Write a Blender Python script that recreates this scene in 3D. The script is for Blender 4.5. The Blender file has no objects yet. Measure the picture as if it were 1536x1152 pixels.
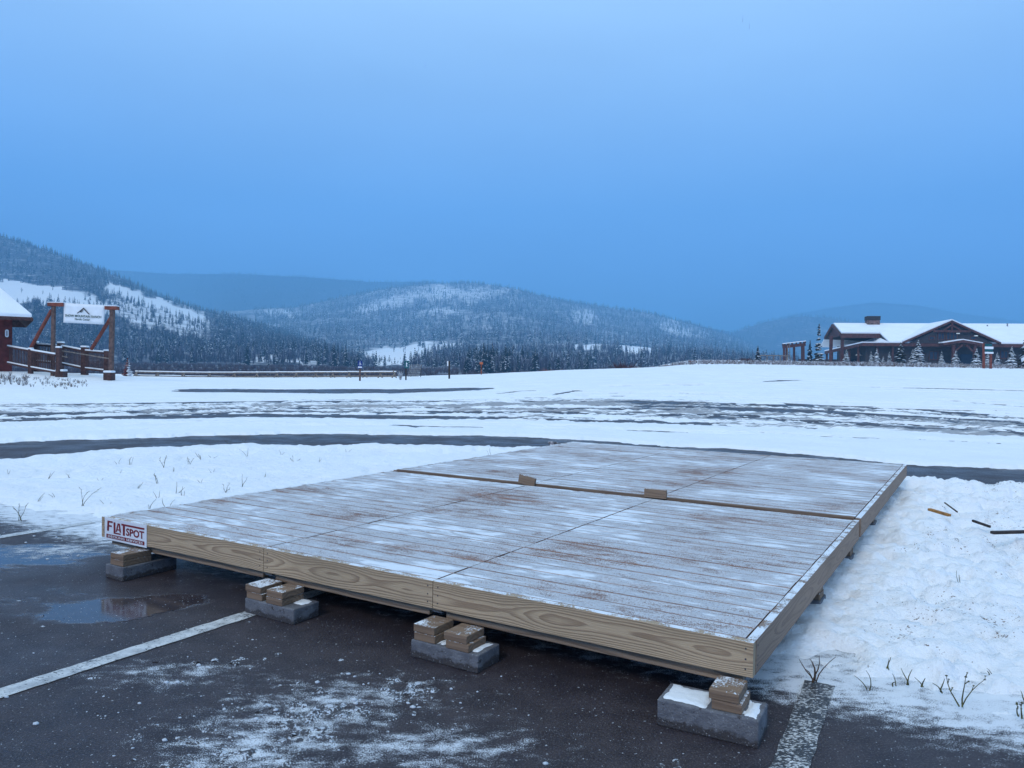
import bpy, math, random
import numpy as np
from mathutils import Vector, Matrix
random.seed(7)
RNG = np.random.default_rng(11)
S = bpy.context.scene
COL = S.collection
R = math.radians

# ------------------------------------------------------------------ camera model
W0, H0, F0 = 1536.0, 1152.0, 1160.0
CAM_H = 1.40
PITCH, ROLL = -R(1.057), R(0.957)
_f = Vector((0, math.cos(PITCH), math.sin(PITCH)))
_r0 = Vector((1, 0, 0)); _u0 = _r0.cross(_f)
_r = _r0*math.cos(ROLL) + _u0*math.sin(ROLL)
_u = _u0*math.cos(ROLL) - _r0*math.sin(ROLL)
CAM = Vector((0, 0, CAM_H))
cam_d = bpy.data.cameras.new('camera'); cam = bpy.data.objects.new('camera', cam_d); COL.objects.link(cam)
cam.matrix_world = Matrix(((_r.x, _u.x, -_f.x, 0), (_r.y, _u.y, -_f.y, 0), (_r.z, _u.z, -_f.z, CAM_H), (0, 0, 0, 1)))
cam_d.sensor_width = 36; cam_d.lens = 36*F0/W0; cam_d.clip_start = 0.05; cam_d.clip_end = 30000
S.camera = cam

def ray(px, py):
    return _f*F0 + _r*(px-768) - _u*(py-576)
def at(px, py, Y):
    d = ray(px, py); return CAM + d*(Y/d.y)
def on(px, py, z=0.0):
    d = ray(px, py); return CAM + d*((z-CAM_H)/d.z)
_fa, _ra, _ua = np.array(_f), np.array(_r), np.array(_u)
def at_np(px, py, Y):
    d = _fa[None]*F0 + _ra[None]*(px-768)[:, None] - _ua[None]*(py-576)[:, None]
    p = d*(Y/d[:, 1])[:, None]; p[:, 2] += CAM_H
    return p

# ------------------------------------------------------------------ noise
def _hash(ix, iy, s):
    h = (ix.astype(np.int64)*374761393 + iy.astype(np.int64)*668265263 + s*974634777) & 0xFFFFFFFF
    h = ((h ^ (h >> 13))*1274126177) & 0xFFFFFFFF
    h = (h ^ (h >> 16)) & 0xFFFFFF
    return h/float(0xFFFFFF)
def vnoise(x, y, s=0):
    ix, iy = np.floor(x), np.floor(y); fx, fy = x-ix, y-iy
    fx = fx*fx*fx*(fx*(fx*6-15)+10); fy = fy*fy*fy*(fy*(fy*6-15)+10)
    a, b = _hash(ix, iy, s), _hash(ix+1, iy, s); c, d = _hash(ix, iy+1, s), _hash(ix+1, iy+1, s)
    return (a*(1-fx)+b*fx)*(1-fy) + (c*(1-fx)+d*fx)*fy
def fbm(x, y, s=0, o=4, g=.5):
    t, a, n = 0, 1.0, 0
    for i in range(o):
        t = t + a*vnoise(x*2**i+i*17.3, y*2**i-i*9.1, s+i*31); n += a; a *= g
    return t/n
def sstep(x): x = np.clip(x, 0, 1); return x*x*(3-2*x)

# ------------------------------------------------------------------ mesh helpers
def link_mesh(name, v, f, mat, parent=None, smooth=False, attrs=None, mats=None):
    me = bpy.data.meshes.new(name)
    v = np.asarray(v, dtype=np.float64)
    if isinstance(f, np.ndarray):
        n, k = f.shape
        me.vertices.add(len(v)); me.vertices.foreach_set('co', v.astype(np.float32).ravel())
        me.loops.add(n*k); me.loops.foreach_set('vertex_index', f.astype(np.int32).ravel())
        me.polygons.add(n); me.polygons.foreach_set('loop_start', np.arange(0, n*k, k, dtype=np.int32))
        me.polygons.foreach_set('loop_total', np.full(n, k, np.int32))
        me.update(calc_edges=True)
    else:
        me.from_pydata([tuple(p) for p in v], [], [tuple(q) for q in f]); me.update()
    for an, (dom, typ, data) in (attrs or {}).items():
        a = me.attributes.new(an, typ, dom)
        if typ == 'FLOAT': a.data.foreach_set('value', np.asarray(data, np.float32).ravel())
        else: a.data.foreach_set('vector', np.asarray(data, np.float32).ravel())
    if smooth: me.polygons.foreach_set('use_smooth', np.ones(len(me.polygons), bool))
    for m in (mats or [mat]): me.materials.append(m)
    o = bpy.data.objects.new(name, me); COL.objects.link(o)
    if parent: o.parent = parent
    return o
def origin(o):
    p = Vector((0, 0, 0))
    while o is not None: p = p + o.location; o = o.parent
    return p

class MB:
    """collects shapes in world space, builds them as one mesh object"""
    def __init__(s): s.v = []; s.f = []; s.bc = []; s.seed = 0
    def add(s, vs, fs, bc=None):
        n = len(s.v); s.v += [Vector(p) for p in vs]; s.f += [tuple(i+n for i in q) for q in fs]
        s.bc += list(bc) if bc is not None else [(p[0], p[1], p[2]) for p in vs]
        return s
    def obox(s, o, a, b, c, A, Bb, C, seed=None):
        """box: corner o, unit axes a,b,c with lengths A,Bb,C"""
        if seed is None: s.seed += 1; seed = s.seed*3.17 + random.random()*50
        vs, bc = [], []
        for k in (0, 1):
            for j in (0, 1):
                for i in (0, 1):
                    vs.append(o + a*(A*i) + b*(Bb*j) + c*(C*k)); bc.append((A*i+seed, Bb*j, C*k))
        fs = [(0, 2, 3, 1), (4, 5, 7, 6), (0, 1, 5, 4), (2, 6, 7, 3), (0, 4, 6, 2), (1, 3, 7, 5)]
        if a.cross(b).dot(c) < 0: fs = [q[::-1] for q in fs]
        return s.add(vs, fs, bc)
    def box(s, cx, cy, z0, sx, sy, sz, rz=0):
        a = Vector((math.cos(rz), math.sin(rz), 0)); b = Vector((-a.y, a.x, 0))
        return s.obox(Vector((cx, cy, z0)) - a*sx/2 - b*sy/2, a, b, Vector((0, 0, 1)), sx, sy, sz)
    def beam(s, p, q, w, h, up=Vector((0, 0, 1))):
        p, q = Vector(p), Vector(q); d = (q-p); L = d.length; d.normalize()
        b = up.cross(d)
        if b.length < 1e-4: b = Vector((1, 0, 0))
        b.normalize(); c = d.cross(b)
        return s.obox(p - b*w/2 - c*h/2, d, b, c, L, w, h)
    def cyl(s, p, q, r0, r1=None, n=8, cap=True):
        p, q = Vector(p), Vector(q); r1 = r0 if r1 is None else r1
        d = (q-p).normalized(); x = d.orthogonal().normalized(); y = d.cross(x)
        vs = []
        for c, r in ((p, r0), (q, r1)):
            for i in range(n):
                t = 2*math.pi*i/n; vs.append(c + x*(r*math.cos(t)) + y*(r*math.sin(t)))
        fs = [(i, (i+1) % n, n+(i+1) % n, n+i) for i in range(n)]
        if cap: fs += [tuple(range(n))[::-1], tuple(range(n, 2*n))]
        return s.add(vs, fs)
    def prism(s, pts, ext):
        """polygon pts (planar) extruded by vector ext"""
        n = len(pts); pts = [Vector(p) for p in pts]; ext = Vector(ext)
        vs = pts + [p+ext for p in pts]
        nrm = (pts[1]-pts[0]).cross(pts[2]-pts[0])
        fs = [tuple(range(n)), tuple(range(2*n-1, n-1, -1))] + [(i, n+i, n+(i+1) % n, (i+1) % n) for i in range(n)]
        if nrm.dot(ext) > 0: fs = [q[::-1] for q in fs]
        return s.add(vs, fs)
    def build(s, name, mat, parent=None, bevel=0, smooth=False):
        o0 = origin(parent) if parent else Vector((0, 0, 0))
        o = link_mesh(name, [p-o0 for p in s.v], s.f, mat, parent, smooth, {'bc': ('POINT', 'FLOAT_VECTOR', np.array(s.bc))})
        if bevel:
            m = o.modifiers.new('bevel', 'BEVEL'); m.width = bevel; m.segments = 2; m.limit_method = 'ANGLE'
        return o

def tag(o, label=None, cat=None, group=None, kind=None):
    if label: o['label'] = label
    if cat: o['category'] = cat
    if group: o['group'] = group
    if kind: o['kind'] = kind
    return o
def thing(name, label, cat, loc, group=None):
    o = bpy.data.objects.new(name, None); COL.objects.link(o); o.location = loc; o.empty_display_size = .2
    return tag(o, label, cat, group)
def dup(root, loc, rz=0, sc=1.0, label=None):
    r = root.copy(); COL.objects.link(r); r.location = loc; r.rotation_euler = (0, 0, rz); r.scale = (sc, sc, sc)
    if label: r['label'] = label
    for ch in list(root.children):
        c = ch.copy(); COL.objects.link(c); c.parent = r
        for g in list(ch.children):
            d = g.copy(); COL.objects.link(d); d.parent = c
    return r

# ------------------------------------------------------------------ materials
class NT:
    def __init__(s, name):
        s.m = bpy.data.materials.new(name); s.m.use_nodes = True; s.t = s.m.node_tree; s.t.nodes.clear()
        s.out = s.n('ShaderNodeOutputMaterial'); s.b = s.n('ShaderNodeBsdfPrincipled'); s.l(s.b.outputs[0], s.out.inputs[0])
    def n(s, t, **k):
        x = s.t.nodes.new(t)
        for a, b in k.items(): setattr(x, a, b)
        return x
    def l(s, a, b): s.t.links.new(a, b)
    def sock(s, x, inp):
        if hasattr(x, 'is_linked'): s.l(x, inp)
        else: inp.default_value = x
    def attr(s, name, vec=False):
        a = s.n('ShaderNodeAttribute'); a.attribute_name = name
        return a.outputs['Vector'] if vec else a.outputs['Fac']
    def pos(s): return s.n('ShaderNodeNewGeometry').outputs['Position']
    def scale(s, v, sc):
        m = s.n('ShaderNodeMapping'); s.l(v, m.inputs[0]); m.inputs['Scale'].default_value = sc; return m.outputs[0]
    def noise(s, v, sc, det=4, rough=.55, dist=0):
        x = s.n('ShaderNodeTexNoise'); s.l(v, x.inputs['Vector']); x.inputs['Scale'].default_value = sc
        x.inputs['Detail'].default_value = det; x.inputs['Roughness'].default_value = rough; x.inputs['Distortion'].default_value = dist
        return x.outputs['Fac']
    def math(s, op, a, b=0.0, c=None, clamp=False):
        x = s.n('ShaderNodeMath', operation=op); x.use_clamp = clamp
        s.sock(a, x.inputs[0]); s.sock(b, x.inputs[1])
        if c is not None: s.sock(c, x.inputs[2])
        return x.outputs[0]
    def map(s, v, a, b, c=0.0, d=1.0, smooth=True):
        x = s.n('ShaderNodeMapRange'); x.interpolation_type = 'SMOOTHSTEP' if smooth else 'LINEAR'
        s.sock(v, x.inputs[0])
        for i, k in enumerate((a, b, c, d)): s.sock(k, x.inputs[i+1])
        return x.outputs[0]
    def mix(s, f, a, b):
        x = s.n('ShaderNodeMix', data_type='RGBA'); s.sock(f, x.inputs[0])
        for v, i in ((a, 6), (b, 7)):
            if hasattr(v, 'is_linked'): s.l(v, x.inputs[i])
            else: x.inputs[i].default_value = (*v, 1)
        return x.outputs[2]
    def col(s, c):
        if hasattr(c, 'is_linked'): s.l(c, s.b.inputs['Base Color'])
        else: s.b.inputs['Base Color'].default_value = (*c, 1)
    def rough(s, v): s.sock(v, s.b.inputs['Roughness'])
    def spec(s, v): s.sock(v, s.b.inputs['Specular IOR Level'])
    def bump(s, h, dist=.01, st=1.0):
        x = s.n('ShaderNodeBump'); s.l(h, x.inputs['Height']); x.inputs['Distance'].default_value = dist; x.inputs['Strength'].default_value = st
        s.l(x.outputs[0], s.b.inputs['Normal'])

SNOW = (.86, .88, .90)
def mat_plain(name, c, rough=.7, var=.25, sc=6, snowtop=0):
    m = NT(name); p = m.attr('bc', True) if False else m.pos()
    n = m.noise(p, sc, 4)
    c2 = tuple(x*(1-var) for x in c); c3 = tuple(min(1, x*(1+var)) for x in c)
    base = m.mix(m.map(n, .3, .7), c2, c3)
    if snowtop:
        nz = m.n('ShaderNodeSeparateXYZ'); m.l(m.n('ShaderNodeNewGeometry').outputs['Normal'], nz.inputs[0])
        k = m.math('ADD', nz.outputs[2], m.math('MULTIPLY', m.math('SUBTRACT', m.noise(p, sc*3, 3), .5), .9))
        base = m.mix(m.map(k, snowtop-.12, snowtop+.12), base, SNOW)
    m.col(base); m.rough(rough); m.spec(.3)
    m.bump(m.noise(p, sc*6, 3), .004, .5)
    return m.m
M = {}
M['metal'] = mat_plain('weathered_metal', (.28, .28, .29), .45)
M['dark_metal'] = mat_plain('dark_metal', (.06, .06, .065), .5)
M['red_wall'] = mat_plain('red_stained_siding', (.14, .028, .022), .7, .3, 4)
M['rail_wood'] = mat_plain('weathered_red_wood', (.075, .035, .03), .75, .4, 8)
M['gate_wood'] = mat_plain('red_brown_timber', (.19, .05, .032), .7, .3, 5)
M['post_wood'] = mat_plain('grey_brown_timber', (.12, .072, .06), .75, .35, 7)
M['pale_log'] = mat_plain('pale_peeled_log', (.20, .165, .14), .75, .35, 5)
M['lodge_wall'] = mat_plain('dark_grey_siding', (.040, .034, .038), .75, .2, 1.5)
M['lodge_trim'] = mat_plain('red_brown_trim', (.085, .032, .028), .7, .3, 2)
M['lodge_dark'] = mat_plain('dark_fascia', (.035, .03, .032), .7, .2, 2)
M['stone'] = mat_plain('fieldstone', (.16, .10, .085), .85, .6, 3.2)
M['glass'] = mat_plain('window_glass', (.03, .04, .06), .08, .1, 1)
M['white'] = mat_plain('white_panel', (.78, .80, .82), .5, .04, 3)
M['sign_face'] = mat_plain('white_sign_sheet', (.74, .76, .80), .4, .05, 8)
M['sign_red'] = mat_plain('dark_red_ink', (.20, .018, .022), .5, .15, 20)
M['green_ink'] = mat_plain('green_ink', (.01, .055, .035), .5, .1, 5)
M['sign_blue'] = mat_plain('blue_sign_sheet', (.008, .03, .17), .4, .1, 5)
M['sign_teal'] = mat_plain('teal_sign_sheet', (.008, .09, .10), .4, .1, 5)
M['orange'] = mat_plain('orange_tag', (.45, .11, .04), .6, .2, 8)
M['debris'] = mat_plain('tan_broken_wood', (.36, .17, .05), .8, .4, 30)
M['debris_dark'] = mat_plain('dark_wet_wood', (.035, .025, .022), .7, .4, 20)
M['weed'] = mat_plain('dry_olive_weed', (.065, .062, .018), .8, .5, 30)
M['weed_dark'] = mat_plain('dry_dark_weed', (.07, .045, .032), .8, .5, 30)
M['bark'] = mat_plain('conifer_bark', (.06, .045, .038), .9, .4, 5)
M['twig_red'] = mat_plain('rust_twigs', (.20, .055, .028), .85, .5, 3)
M['twig_purple'] = mat_plain('dark_red_twigs', (.085, .04, .045), .85, .5, 3)
M['lamp'] = mat_plain('lamp_shade', (.8, .78, .7), .5, .05, 3)

def mat_snow(name, bump=(14, .02), specks=0, hue=SNOW, wet=False, holes=0):
    m = NT(name); p = m.pos()
    n1 = m.noise(p, bump[0], 6, .6); n2 = m.noise(p, bump[0]*7, 3, .6)
    c = m.mix(m.map(m.noise(p, .9, 4), .3, .7), tuple(x*.95 for x in hue), hue)
    if specks:
        k = m.noise(p, 9, 7, .68); k2 = m.noise(m.scale(p, (55, 85, 60)), 1.0, 3, .6)
        area = m.noise(p, 1.1, 3)
        v = m.math('ADD', m.math('MULTIPLY', k2, .55), m.math('ADD', m.math('MULTIPLY', k, .45), m.math('MULTIPLY', m.math('SUBTRACT', area, .5), .10)))
        v = m.math('ADD', v, m.math('MULTIPLY', m.attr('dirt'), .10))
        c = m.mix(m.map(v, specks, specks+.05), c, (.20, .15, .125))
    if wet:
        wn_ = m.noise(m.scale(p, (.8, 8.5, 2)), 1, 8, .74)
        k = m.math('ADD', m.attr('wet'), m.math('MULTIPLY', m.math('SUBTRACT', wn_, .5), 1.6))
        wm = m.math('MULTIPLY', m.map(k, .50, .66), m.map(m.attr('wet'), .02, .12))
        c = m.mix(m.math('MULTIPLY', wm, .72), c, (.13, .135, .155))
    if holes:
        hn = m.math('ADD', m.math('MULTIPLY', m.noise(p, 34, 4, .65), .5), m.math('MULTIPLY', m.noise(p, 120, 3, .6), .5))
        c = m.mix(m.map(hn, holes, holes+.06), c, (.075, .072, .08))
    m.col(c); m.rough(.65); m.spec(.25)
    m.bump(m.math('ADD', n1, m.math('MULTIPLY', n2, .25)), bump[1], .8)
    return m.m
M['snow_field'] = mat_snow('snow_field', (10, .03), wet=True)
M['snow_bank'] = mat_snow('snow_bank', (20, .035), specks=.665, hue=(.90, .92, .95))
M['snow_cap'] = mat_snow('snow_cap', (30, .01))
M['slush'] = mat_snow('slush', (45, .012), hue=(.56, .60, .66), holes=.445)
M['ice'] = mat_snow('ice', (45, .012), hue=(.60, .64, .69))

def mat_roof_snow():
    m = NT('roof_snow'); p = m.pos(); m.col(m.mix(m.map(m.noise(p, .5, 4), .3, .7), (.80, .82, .85), SNOW)); m.rough(.7)
    m.bump(m.noise(p, 3, 5), .05, .5); return m.m
M['roof_snow'] = mat_roof_snow()

def mat_asphalt():
    m = NT('wet_asphalt'); p = m.pos()
    f = m.noise(p, 130, 3, .7); g = m.noise(p, 6, 5, .6); st = m.noise(p, 45, 4, .65)
    c = m.mix(m.map(g, .3, .7), (.029, .023, .029), (.054, .043, .049))
    c = m.mix(m.map(f, .52, .66), c, (.12, .105, .105)); c = m.mix(m.map(m.noise(p, 75, 2, .5), .30, .38, .75, 0), c, (.014, .012, .013))
    dust = m.attr('dust'); pud = m.attr('puddle')
    fine = m.noise(p, 210, 2, .6); mid = m.noise(m.scale(p, (9, 15, 9)), 1, 6, .62)
    k = m.math('ADD', m.math('MULTIPLY', dust, .62), m.math('ADD', m.math('MULTIPLY', m.math('SUBTRACT', fine, .5), 1.25), m.math('MULTIPLY', m.math('SUBTRACT', mid, .5), 1.25)))
    sn = m.map(k, .34, .56)
    sparse = m.math('MULTIPLY', m.map(m.noise(p, 62, 2, .5), .685, .71), .62)
    sn = m.math('MAXIMUM', sn, sparse)
    c = m.mix(sn, c, (.74, .77, .81)); m.col(c)
    pk = m.math('ADD', pud, m.math('MULTIPLY', m.math('SUBTRACT', m.noise(m.scale(p, (3, 5, 3)), 1, 5, .6), .5), .9))
    pm = m.map(pk, .39, .56)
    wet = m.map(m.noise(p, 1.6, 4), .3, .7, .30, .55)
    r = m.mix(pm, (0, 0, 0), (1, 1, 1))
    rg = m.math('ADD', m.math('MULTIPLY', wet, m.math('SUBTRACT', 1.0, pm)), m.math('MULTIPLY', pm, .03))
    rg = m.math('MAXIMUM', rg, m.math('MULTIPLY', sn, .7)); m.rough(rg)
    m.spec(m.map(pm, 0, 1, .22, .5))
    h = m.math('MULTIPLY', m.math('ADD', f, st), m.math('SUBTRACT', 1.0, m.math('MULTIPLY', pm, .97)))
    h = m.math('ADD', h, m.math('MULTIPLY', sn, .6))
    m.bump(h, .006, .8)
    return m.m
M['asphalt'] = mat_asphalt()

def mat_paint():
    m = NT('worn_white_paint'); p = m.pos(); w = m.attr('wear')
    n = m.math('ADD', m.math('MULTIPLY', m.noise(m.scale(p, (70, 110, 80)), 1, 5, .65), .75), m.math('MULTIPLY', m.noise(p, 9, 4), .25))
    chip = m.map(m.math('ADD', n, m.math('MULTIPLY', w, .16)), .60, .645)
    c = m.mix(m.map(m.noise(p, 12, 5, .6), .3, .75), (.66, .65, .63), (.34, .34, .34))
    m.col(m.mix(chip, c, (.030, .027, .028))); m.rough(.4); m.bump(m.noise(p, 140, 3), .003, .6); return m.m
M['paint'] = mat_paint()

def mat_wood(name, light, dark, period=.011, snow=False, deck=False, top=0):
    m = NT(name); bc = m.attr('bc', True)
    s = m.n('ShaderNodeSeparateXYZ'); m.l(bc, s.inputs[0]); L, Wd, T = s.outputs
    cx = m.n('ShaderNodeCombineXYZ'); m.l(L, cx.inputs[0])
    n1 = m.noise(cx.outputs[0], .55, 2, .5); cx2 = m.n('ShaderNodeCombineXYZ'); m.l(L, cx2.inputs[0]); cx2.inputs[1].default_value = 31.7
    n2 = m.noise(cx2.outputs[0], .9, 2, .5)
    bl = m.scale(bc, (1.8, 14, 14)); wob = m.noise(bl, 1, 3, .5)
    w2 = m.math('ADD', m.math('SUBTRACT', Wd, .07), m.math('MULTIPLY', m.math('SUBTRACT', n1, .5), .12))
    t2 = m.math('ADD', m.math('SUBTRACT', m.math('MULTIPLY', n2, .115), .024), T)
    r = m.math('SQRT', m.math('ADD', m.math('MULTIPLY', w2, w2), m.math('MULTIPLY', t2, t2)))
    r = m.math('ADD', r, m.math('MULTIPLY', wob, .016))
    # knots: rings gather round voronoi points
    vo = m.n('ShaderNodeTexVoronoi'); m.l(m.scale(bc, (.75, 4.2, .01)), vo.inputs['Vector']); vo.inputs['Scale'].default_value = 1.0; vo.inputs['Randomness'].default_value = 1.0
    kd = m.map(vo.outputs['Distance'], 0, .17, 1, 0)
    r = m.math('ADD', r, m.math('MULTIPLY', kd, .035))
    ring = m.math('FRACT', m.math('DIVIDE', r, period))
    ring = m.map(ring, 0.35, 1.0, 0, 1, True)
    edge = m.map(m.math('FRACT', m.math('DIVIDE', r, period)), 0, .12, 1, 0)
    ring = m.math('MAXIMUM', ring, edge)
    fib = m.noise(m.scale(bc, (6, 320, 320)), 1, 3, .6); blot = m.noise(m.scale(bc, (1.5, 5, 5)), 1, 4, .5)
    k = m.math('ADD', m.math('MULTIPLY', ring, .72), m.math('MULTIPLY', m.math('SUBTRACT', fib, .45), .55), clamp=True)
    c = m.mix(k, light, dark)
    c = m.mix(m.map(blot, .45, .75, 0, .45), c, tuple(x*.55 for x in light))
    c = m.mix(m.map(vo.outputs['Distance'], .018, .045, .8, 0), c, tuple(x*.35 for x in dark))
    hgt = m.math('ADD', m.math('MULTIPLY', ring, .5), fib)
    if deck:
        tone = m.attr('tone'); c = m.mix(m.math('MULTIPLY', tone, .55), c, tuple(x*.5 for x in light))
    if snow:
        p = m.attr('dp', True)   # deck coordinates: x along the boards, y across
        big = m.noise(m.scale(p, (.9, 1.5, 1)), 1, 4, .55); med = m.noise(m.scale(p, (5, 13, 1)), 1, 5, .62, .6)
        strk = m.noise(m.scale(p, (2.2, 30, 1)), 1, 3, .6)
        fine = m.noise(p, 170, 2, .62); grit = m.noise(p, 70, 3, .6)
        base = m.math('ADD', m.math('MULTIPLY', big, 1.6), m.math('ADD', m.math('MULTIPLY', med, 1.1), m.math('SUBTRACT', m.math('MULTIPLY', strk, .55), .70)))
        base = m.math('ADD', base, m.attr('edge'))
        k = m.math('ADD', base, m.math('ADD', m.math('MULTIPLY', m.math('SUBTRACT', fine, .5), 1.5), m.math('MULTIPLY', m.math('SUBTRACT', grit, .5), .8)))
        thin = m.map(k, .52, .92)
        thick = m.map(m.math('ADD', base, m.math('MULTIPLY', m.math('SUBTRACT', fine, .5), .5)), .90, 1.10)
        nz = m.n('ShaderNodeSeparateXYZ'); m.l(m.n('ShaderNodeNewGeometry').outputs['Normal'], nz.inputs[0])
        up = m.map(nz.outputs[2], .6, .9)
        sn = m.math('MULTIPLY', m.math('MAXIMUM', m.math('MULTIPLY', thin, .82), thick), up)
        c = m.mix(sn, c, (.80, .83, .87))
        hgt = m.math('ADD', m.math('MULTIPLY', hgt, .4), m.math('MULTIPLY', m.math('ADD', thick, m.math('MULTIPLY', thin, m.math('ADD', fine, .3))), 1.6))
    if top:
        p = m.pos(); nz = m.n('ShaderNodeSeparateXYZ'); m.l(m.n('ShaderNodeNewGeometry').outputs['Normal'], nz.inputs[0])
        k = m.math('ADD', m.math('MULTIPLY', m.noise(p, 9, 5, .6), .6), m.math('MULTIPLY', m.noise(p, 110, 3, .6), .4))
        sn = m.math('MULTIPLY', m.map(k, top, top+.08), m.map(nz.outputs[2], .55, .85))
        c = m.mix(sn, c, (.80, .83, .87)); hgt = m.math('ADD', hgt, m.math('MULTIPLY', sn, 1.2))
    m.col(c); m.rough(.62); m.spec(.3); m.bump(hgt, .0035, .8)
    return m.m
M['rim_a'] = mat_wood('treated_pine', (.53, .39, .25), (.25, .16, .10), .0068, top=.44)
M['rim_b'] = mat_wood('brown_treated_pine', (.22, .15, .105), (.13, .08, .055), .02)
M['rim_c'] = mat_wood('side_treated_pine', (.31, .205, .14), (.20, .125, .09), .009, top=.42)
M['joist'] = mat_wood('weathered_joist', (.36, .26, .18), (.15, .10, .07), .014)
M['offcut'] = mat_wood('pine_offcut', (.25, .165, .108), (.175, .112, .075), .021, top=.50)
M['plank'] = mat_wood('decking_under_snow', (.33, .165, .10), (.18, .085, .055), .016, True, True)

def mat_concrete():
    m = NT('wet_concrete'); p = m.pos()
    c = m.mix(m.map(m.noise(p, 9, 5, .6), .35, .7), (.115, .115, .13), (.20, .20, .215))
    c = m.mix(m.map(m.noise(p, 25, 4, .6), .60, .68), c, (.06, .05, .05))
    z = m.n('ShaderNodeSeparateXYZ'); m.l(p, z.inputs[0])
    wetline = m.math('ADD', z.outputs[2], m.math('MULTIPLY', m.math('SUBTRACT', m.noise(p, 14, 4), .5), .07))
    c = m.mix(m.map(wetline, .022, .038, 1, 0), c, (.055, .047, .048))
    c = m.mix(m.map(m.noise(p, 150, 2, .6), .62, .70), c, (.30, .30, .31)); m.col(c); m.rough(.75); m.bump(m.math('ADD', m.noise(p, 120, 4, .7), m.math('MULTIPLY', m.noise(p, 28, 4, .6), 1.5)), .008, .9); return m.m
M['concrete'] = mat_concrete()

def mat_tree(name, dark, light, snowcol=(.62, .66, .72)):
    m = NT(name); a = m.attr('snow'); b = m.attr('tone')
    m.col(m.mix(a, m.mix(b, dark, light), snowcol)); m.rough(.85); m.spec(.1); return m.m
M['conifer'] = mat_tree('conifer_needles', (.010, .015, .018), (.030, .038, .040))
M['spruce_snow'] = mat_tree('snowy_spruce_needles', (.014, .016, .016), (.05, .045, .035), (.74, .77, .80))
M['aspen'] = mat_tree('bare_aspen_twigs', (.038, .036, .058), (.10, .095, .135))
M['aspen_frost'] = mat_tree('frosted_aspen_twigs', (.12, .10, .14), (.26, .23, .28))
M['willow'] = mat_tree('bare_willow_twigs', (.050, .034, .045), (.125, .085, .095))
M['brush'] = mat_tree('snowy_brush_twigs', (.06, .035, .03), (.15, .10, .085), (.72, .75, .79))

def mat_hill():
    m = NT('forest_floor_snow'); p = m.pos(); a = m.attr('clear')
    n = m.noise(m.scale(p, (.05, .05, .09)), 1, 8, .72); n2 = m.noise(p, .006, 4)
    k = m.math('ADD', m.math('MULTIPLY', a, .9), m.math('ADD', m.math('MULTIPLY', m.math('SUBTRACT', n, .5), 1.3), m.math('MULTIPLY', m.math('SUBTRACT', n2, .5), .5)))
    m.col(m.mix(m.map(k, .15, .75), (.042, .043, .060), (.78, .80, .84))); m.rough(.9); m.spec(.1); return m.m
M['hill'] = mat_hill()

# ------------------------------------------------------------------ ground shape
GX = [-900, 0, 200, 300, 400, 600, 720, 850, 1000, 1100, 1536, 2400]
GZ = [.5, .5, .45, .44, .46, .64, .95, 1.4, 1.76, 1.90, 1.92, 2.0]
def zg(X, Y):
    X = np.asarray(X, float); Y = np.asarray(Y, float)
    px = 768 + F0*X/np.maximum(Y, 3.0)
    g = np.interp(px, GX, GZ)
    z = g*sstep((Y-14)/48)
    z = z + .48*np.exp(-((X+27)/7)**2-((Y-42)/7)**2)
    wr = sstep((px-830)/220)
    left = -(2.2+g)*sstep((Y-62)/45) + .0095*np.clip(Y-110, 0, 340)
    right = np.clip(Y-62, 0, 78)*.0245 - 6.0*sstep((Y-165)/140)
    return z + np.where(Y > 62, left*(1-wr)+right*wr, 0)
def zp(x, y): return float(zg(np.array([x]), np.array([y]))[0])
def ground_at(px, Y):
    x = at(px, 560, Y).x; return Vector((x, Y, zp(x, Y)))

# deck frame
ZD = .335
Bp = on(1131, 965, ZD); Ap = on(152, 775, ZD); Cp = on(1361, 698, ZD); Dp = on(860, 663, ZD)
V = ((Cp-Bp).normalized() + (Dp-Ap).normalized()).normalized()
U = Vector((-V.y, V.x, 0)); LU = ((Ap-Bp).dot(U) + (Dp-Cp).dot(U))/2; LV = ((Cp-Bp).dot(V)+(Dp-Ap).dot(V))/2
UZ = Vector((0, 0, 1))
def dk(u, v, z): return Vector((Bp.x, Bp.y, 0)) + U*u + V*v + UZ*z
VJ = (on(1285, 780, ZD)-Bp).dot(V)
print('deck', LU, LV, VJ, tuple(Bp), math.degrees(math.atan2(V.x, V.y)))

E1 = on(150, 795); E2 = on(1200, 1012)     # kerbless front edge of the snow bank
_ed = (E2-E1).normalized(); _en = Vector((-_ed.y, _ed.x, 0))
def front_d(X, Y): return (X-E1.x)*_en.x + (Y-E1.y)*_en.y
NE = [(-30, -3), (-14, 5.2)] + [(on(a, b, .13).x, on(a, b, .13).y) for a, b in ((0, 683), (182, 671), (330, 664), (600, 664), (800, 668), (1362, 714), (1536, 725))] + [(12, 6.5), (25, -4)]
FE = [(-34, 1), (-16, 8.6)] + [(on(a, b).x, on(a, b).y) for a, b in ((0, 665), (182, 659), (400, 652), (600, 653), (800, 657), (1150, 678), (1361, 697), (1536, 706))] + [(13.5, 7.6), (27, -3)]
def nearE(X): return np.interp(X, [p[0] for p in NE], [p[1] for p in NE])
def farE(X): return np.interp(X, [p[0] for p in FE], [p[1] for p in FE])

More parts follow.
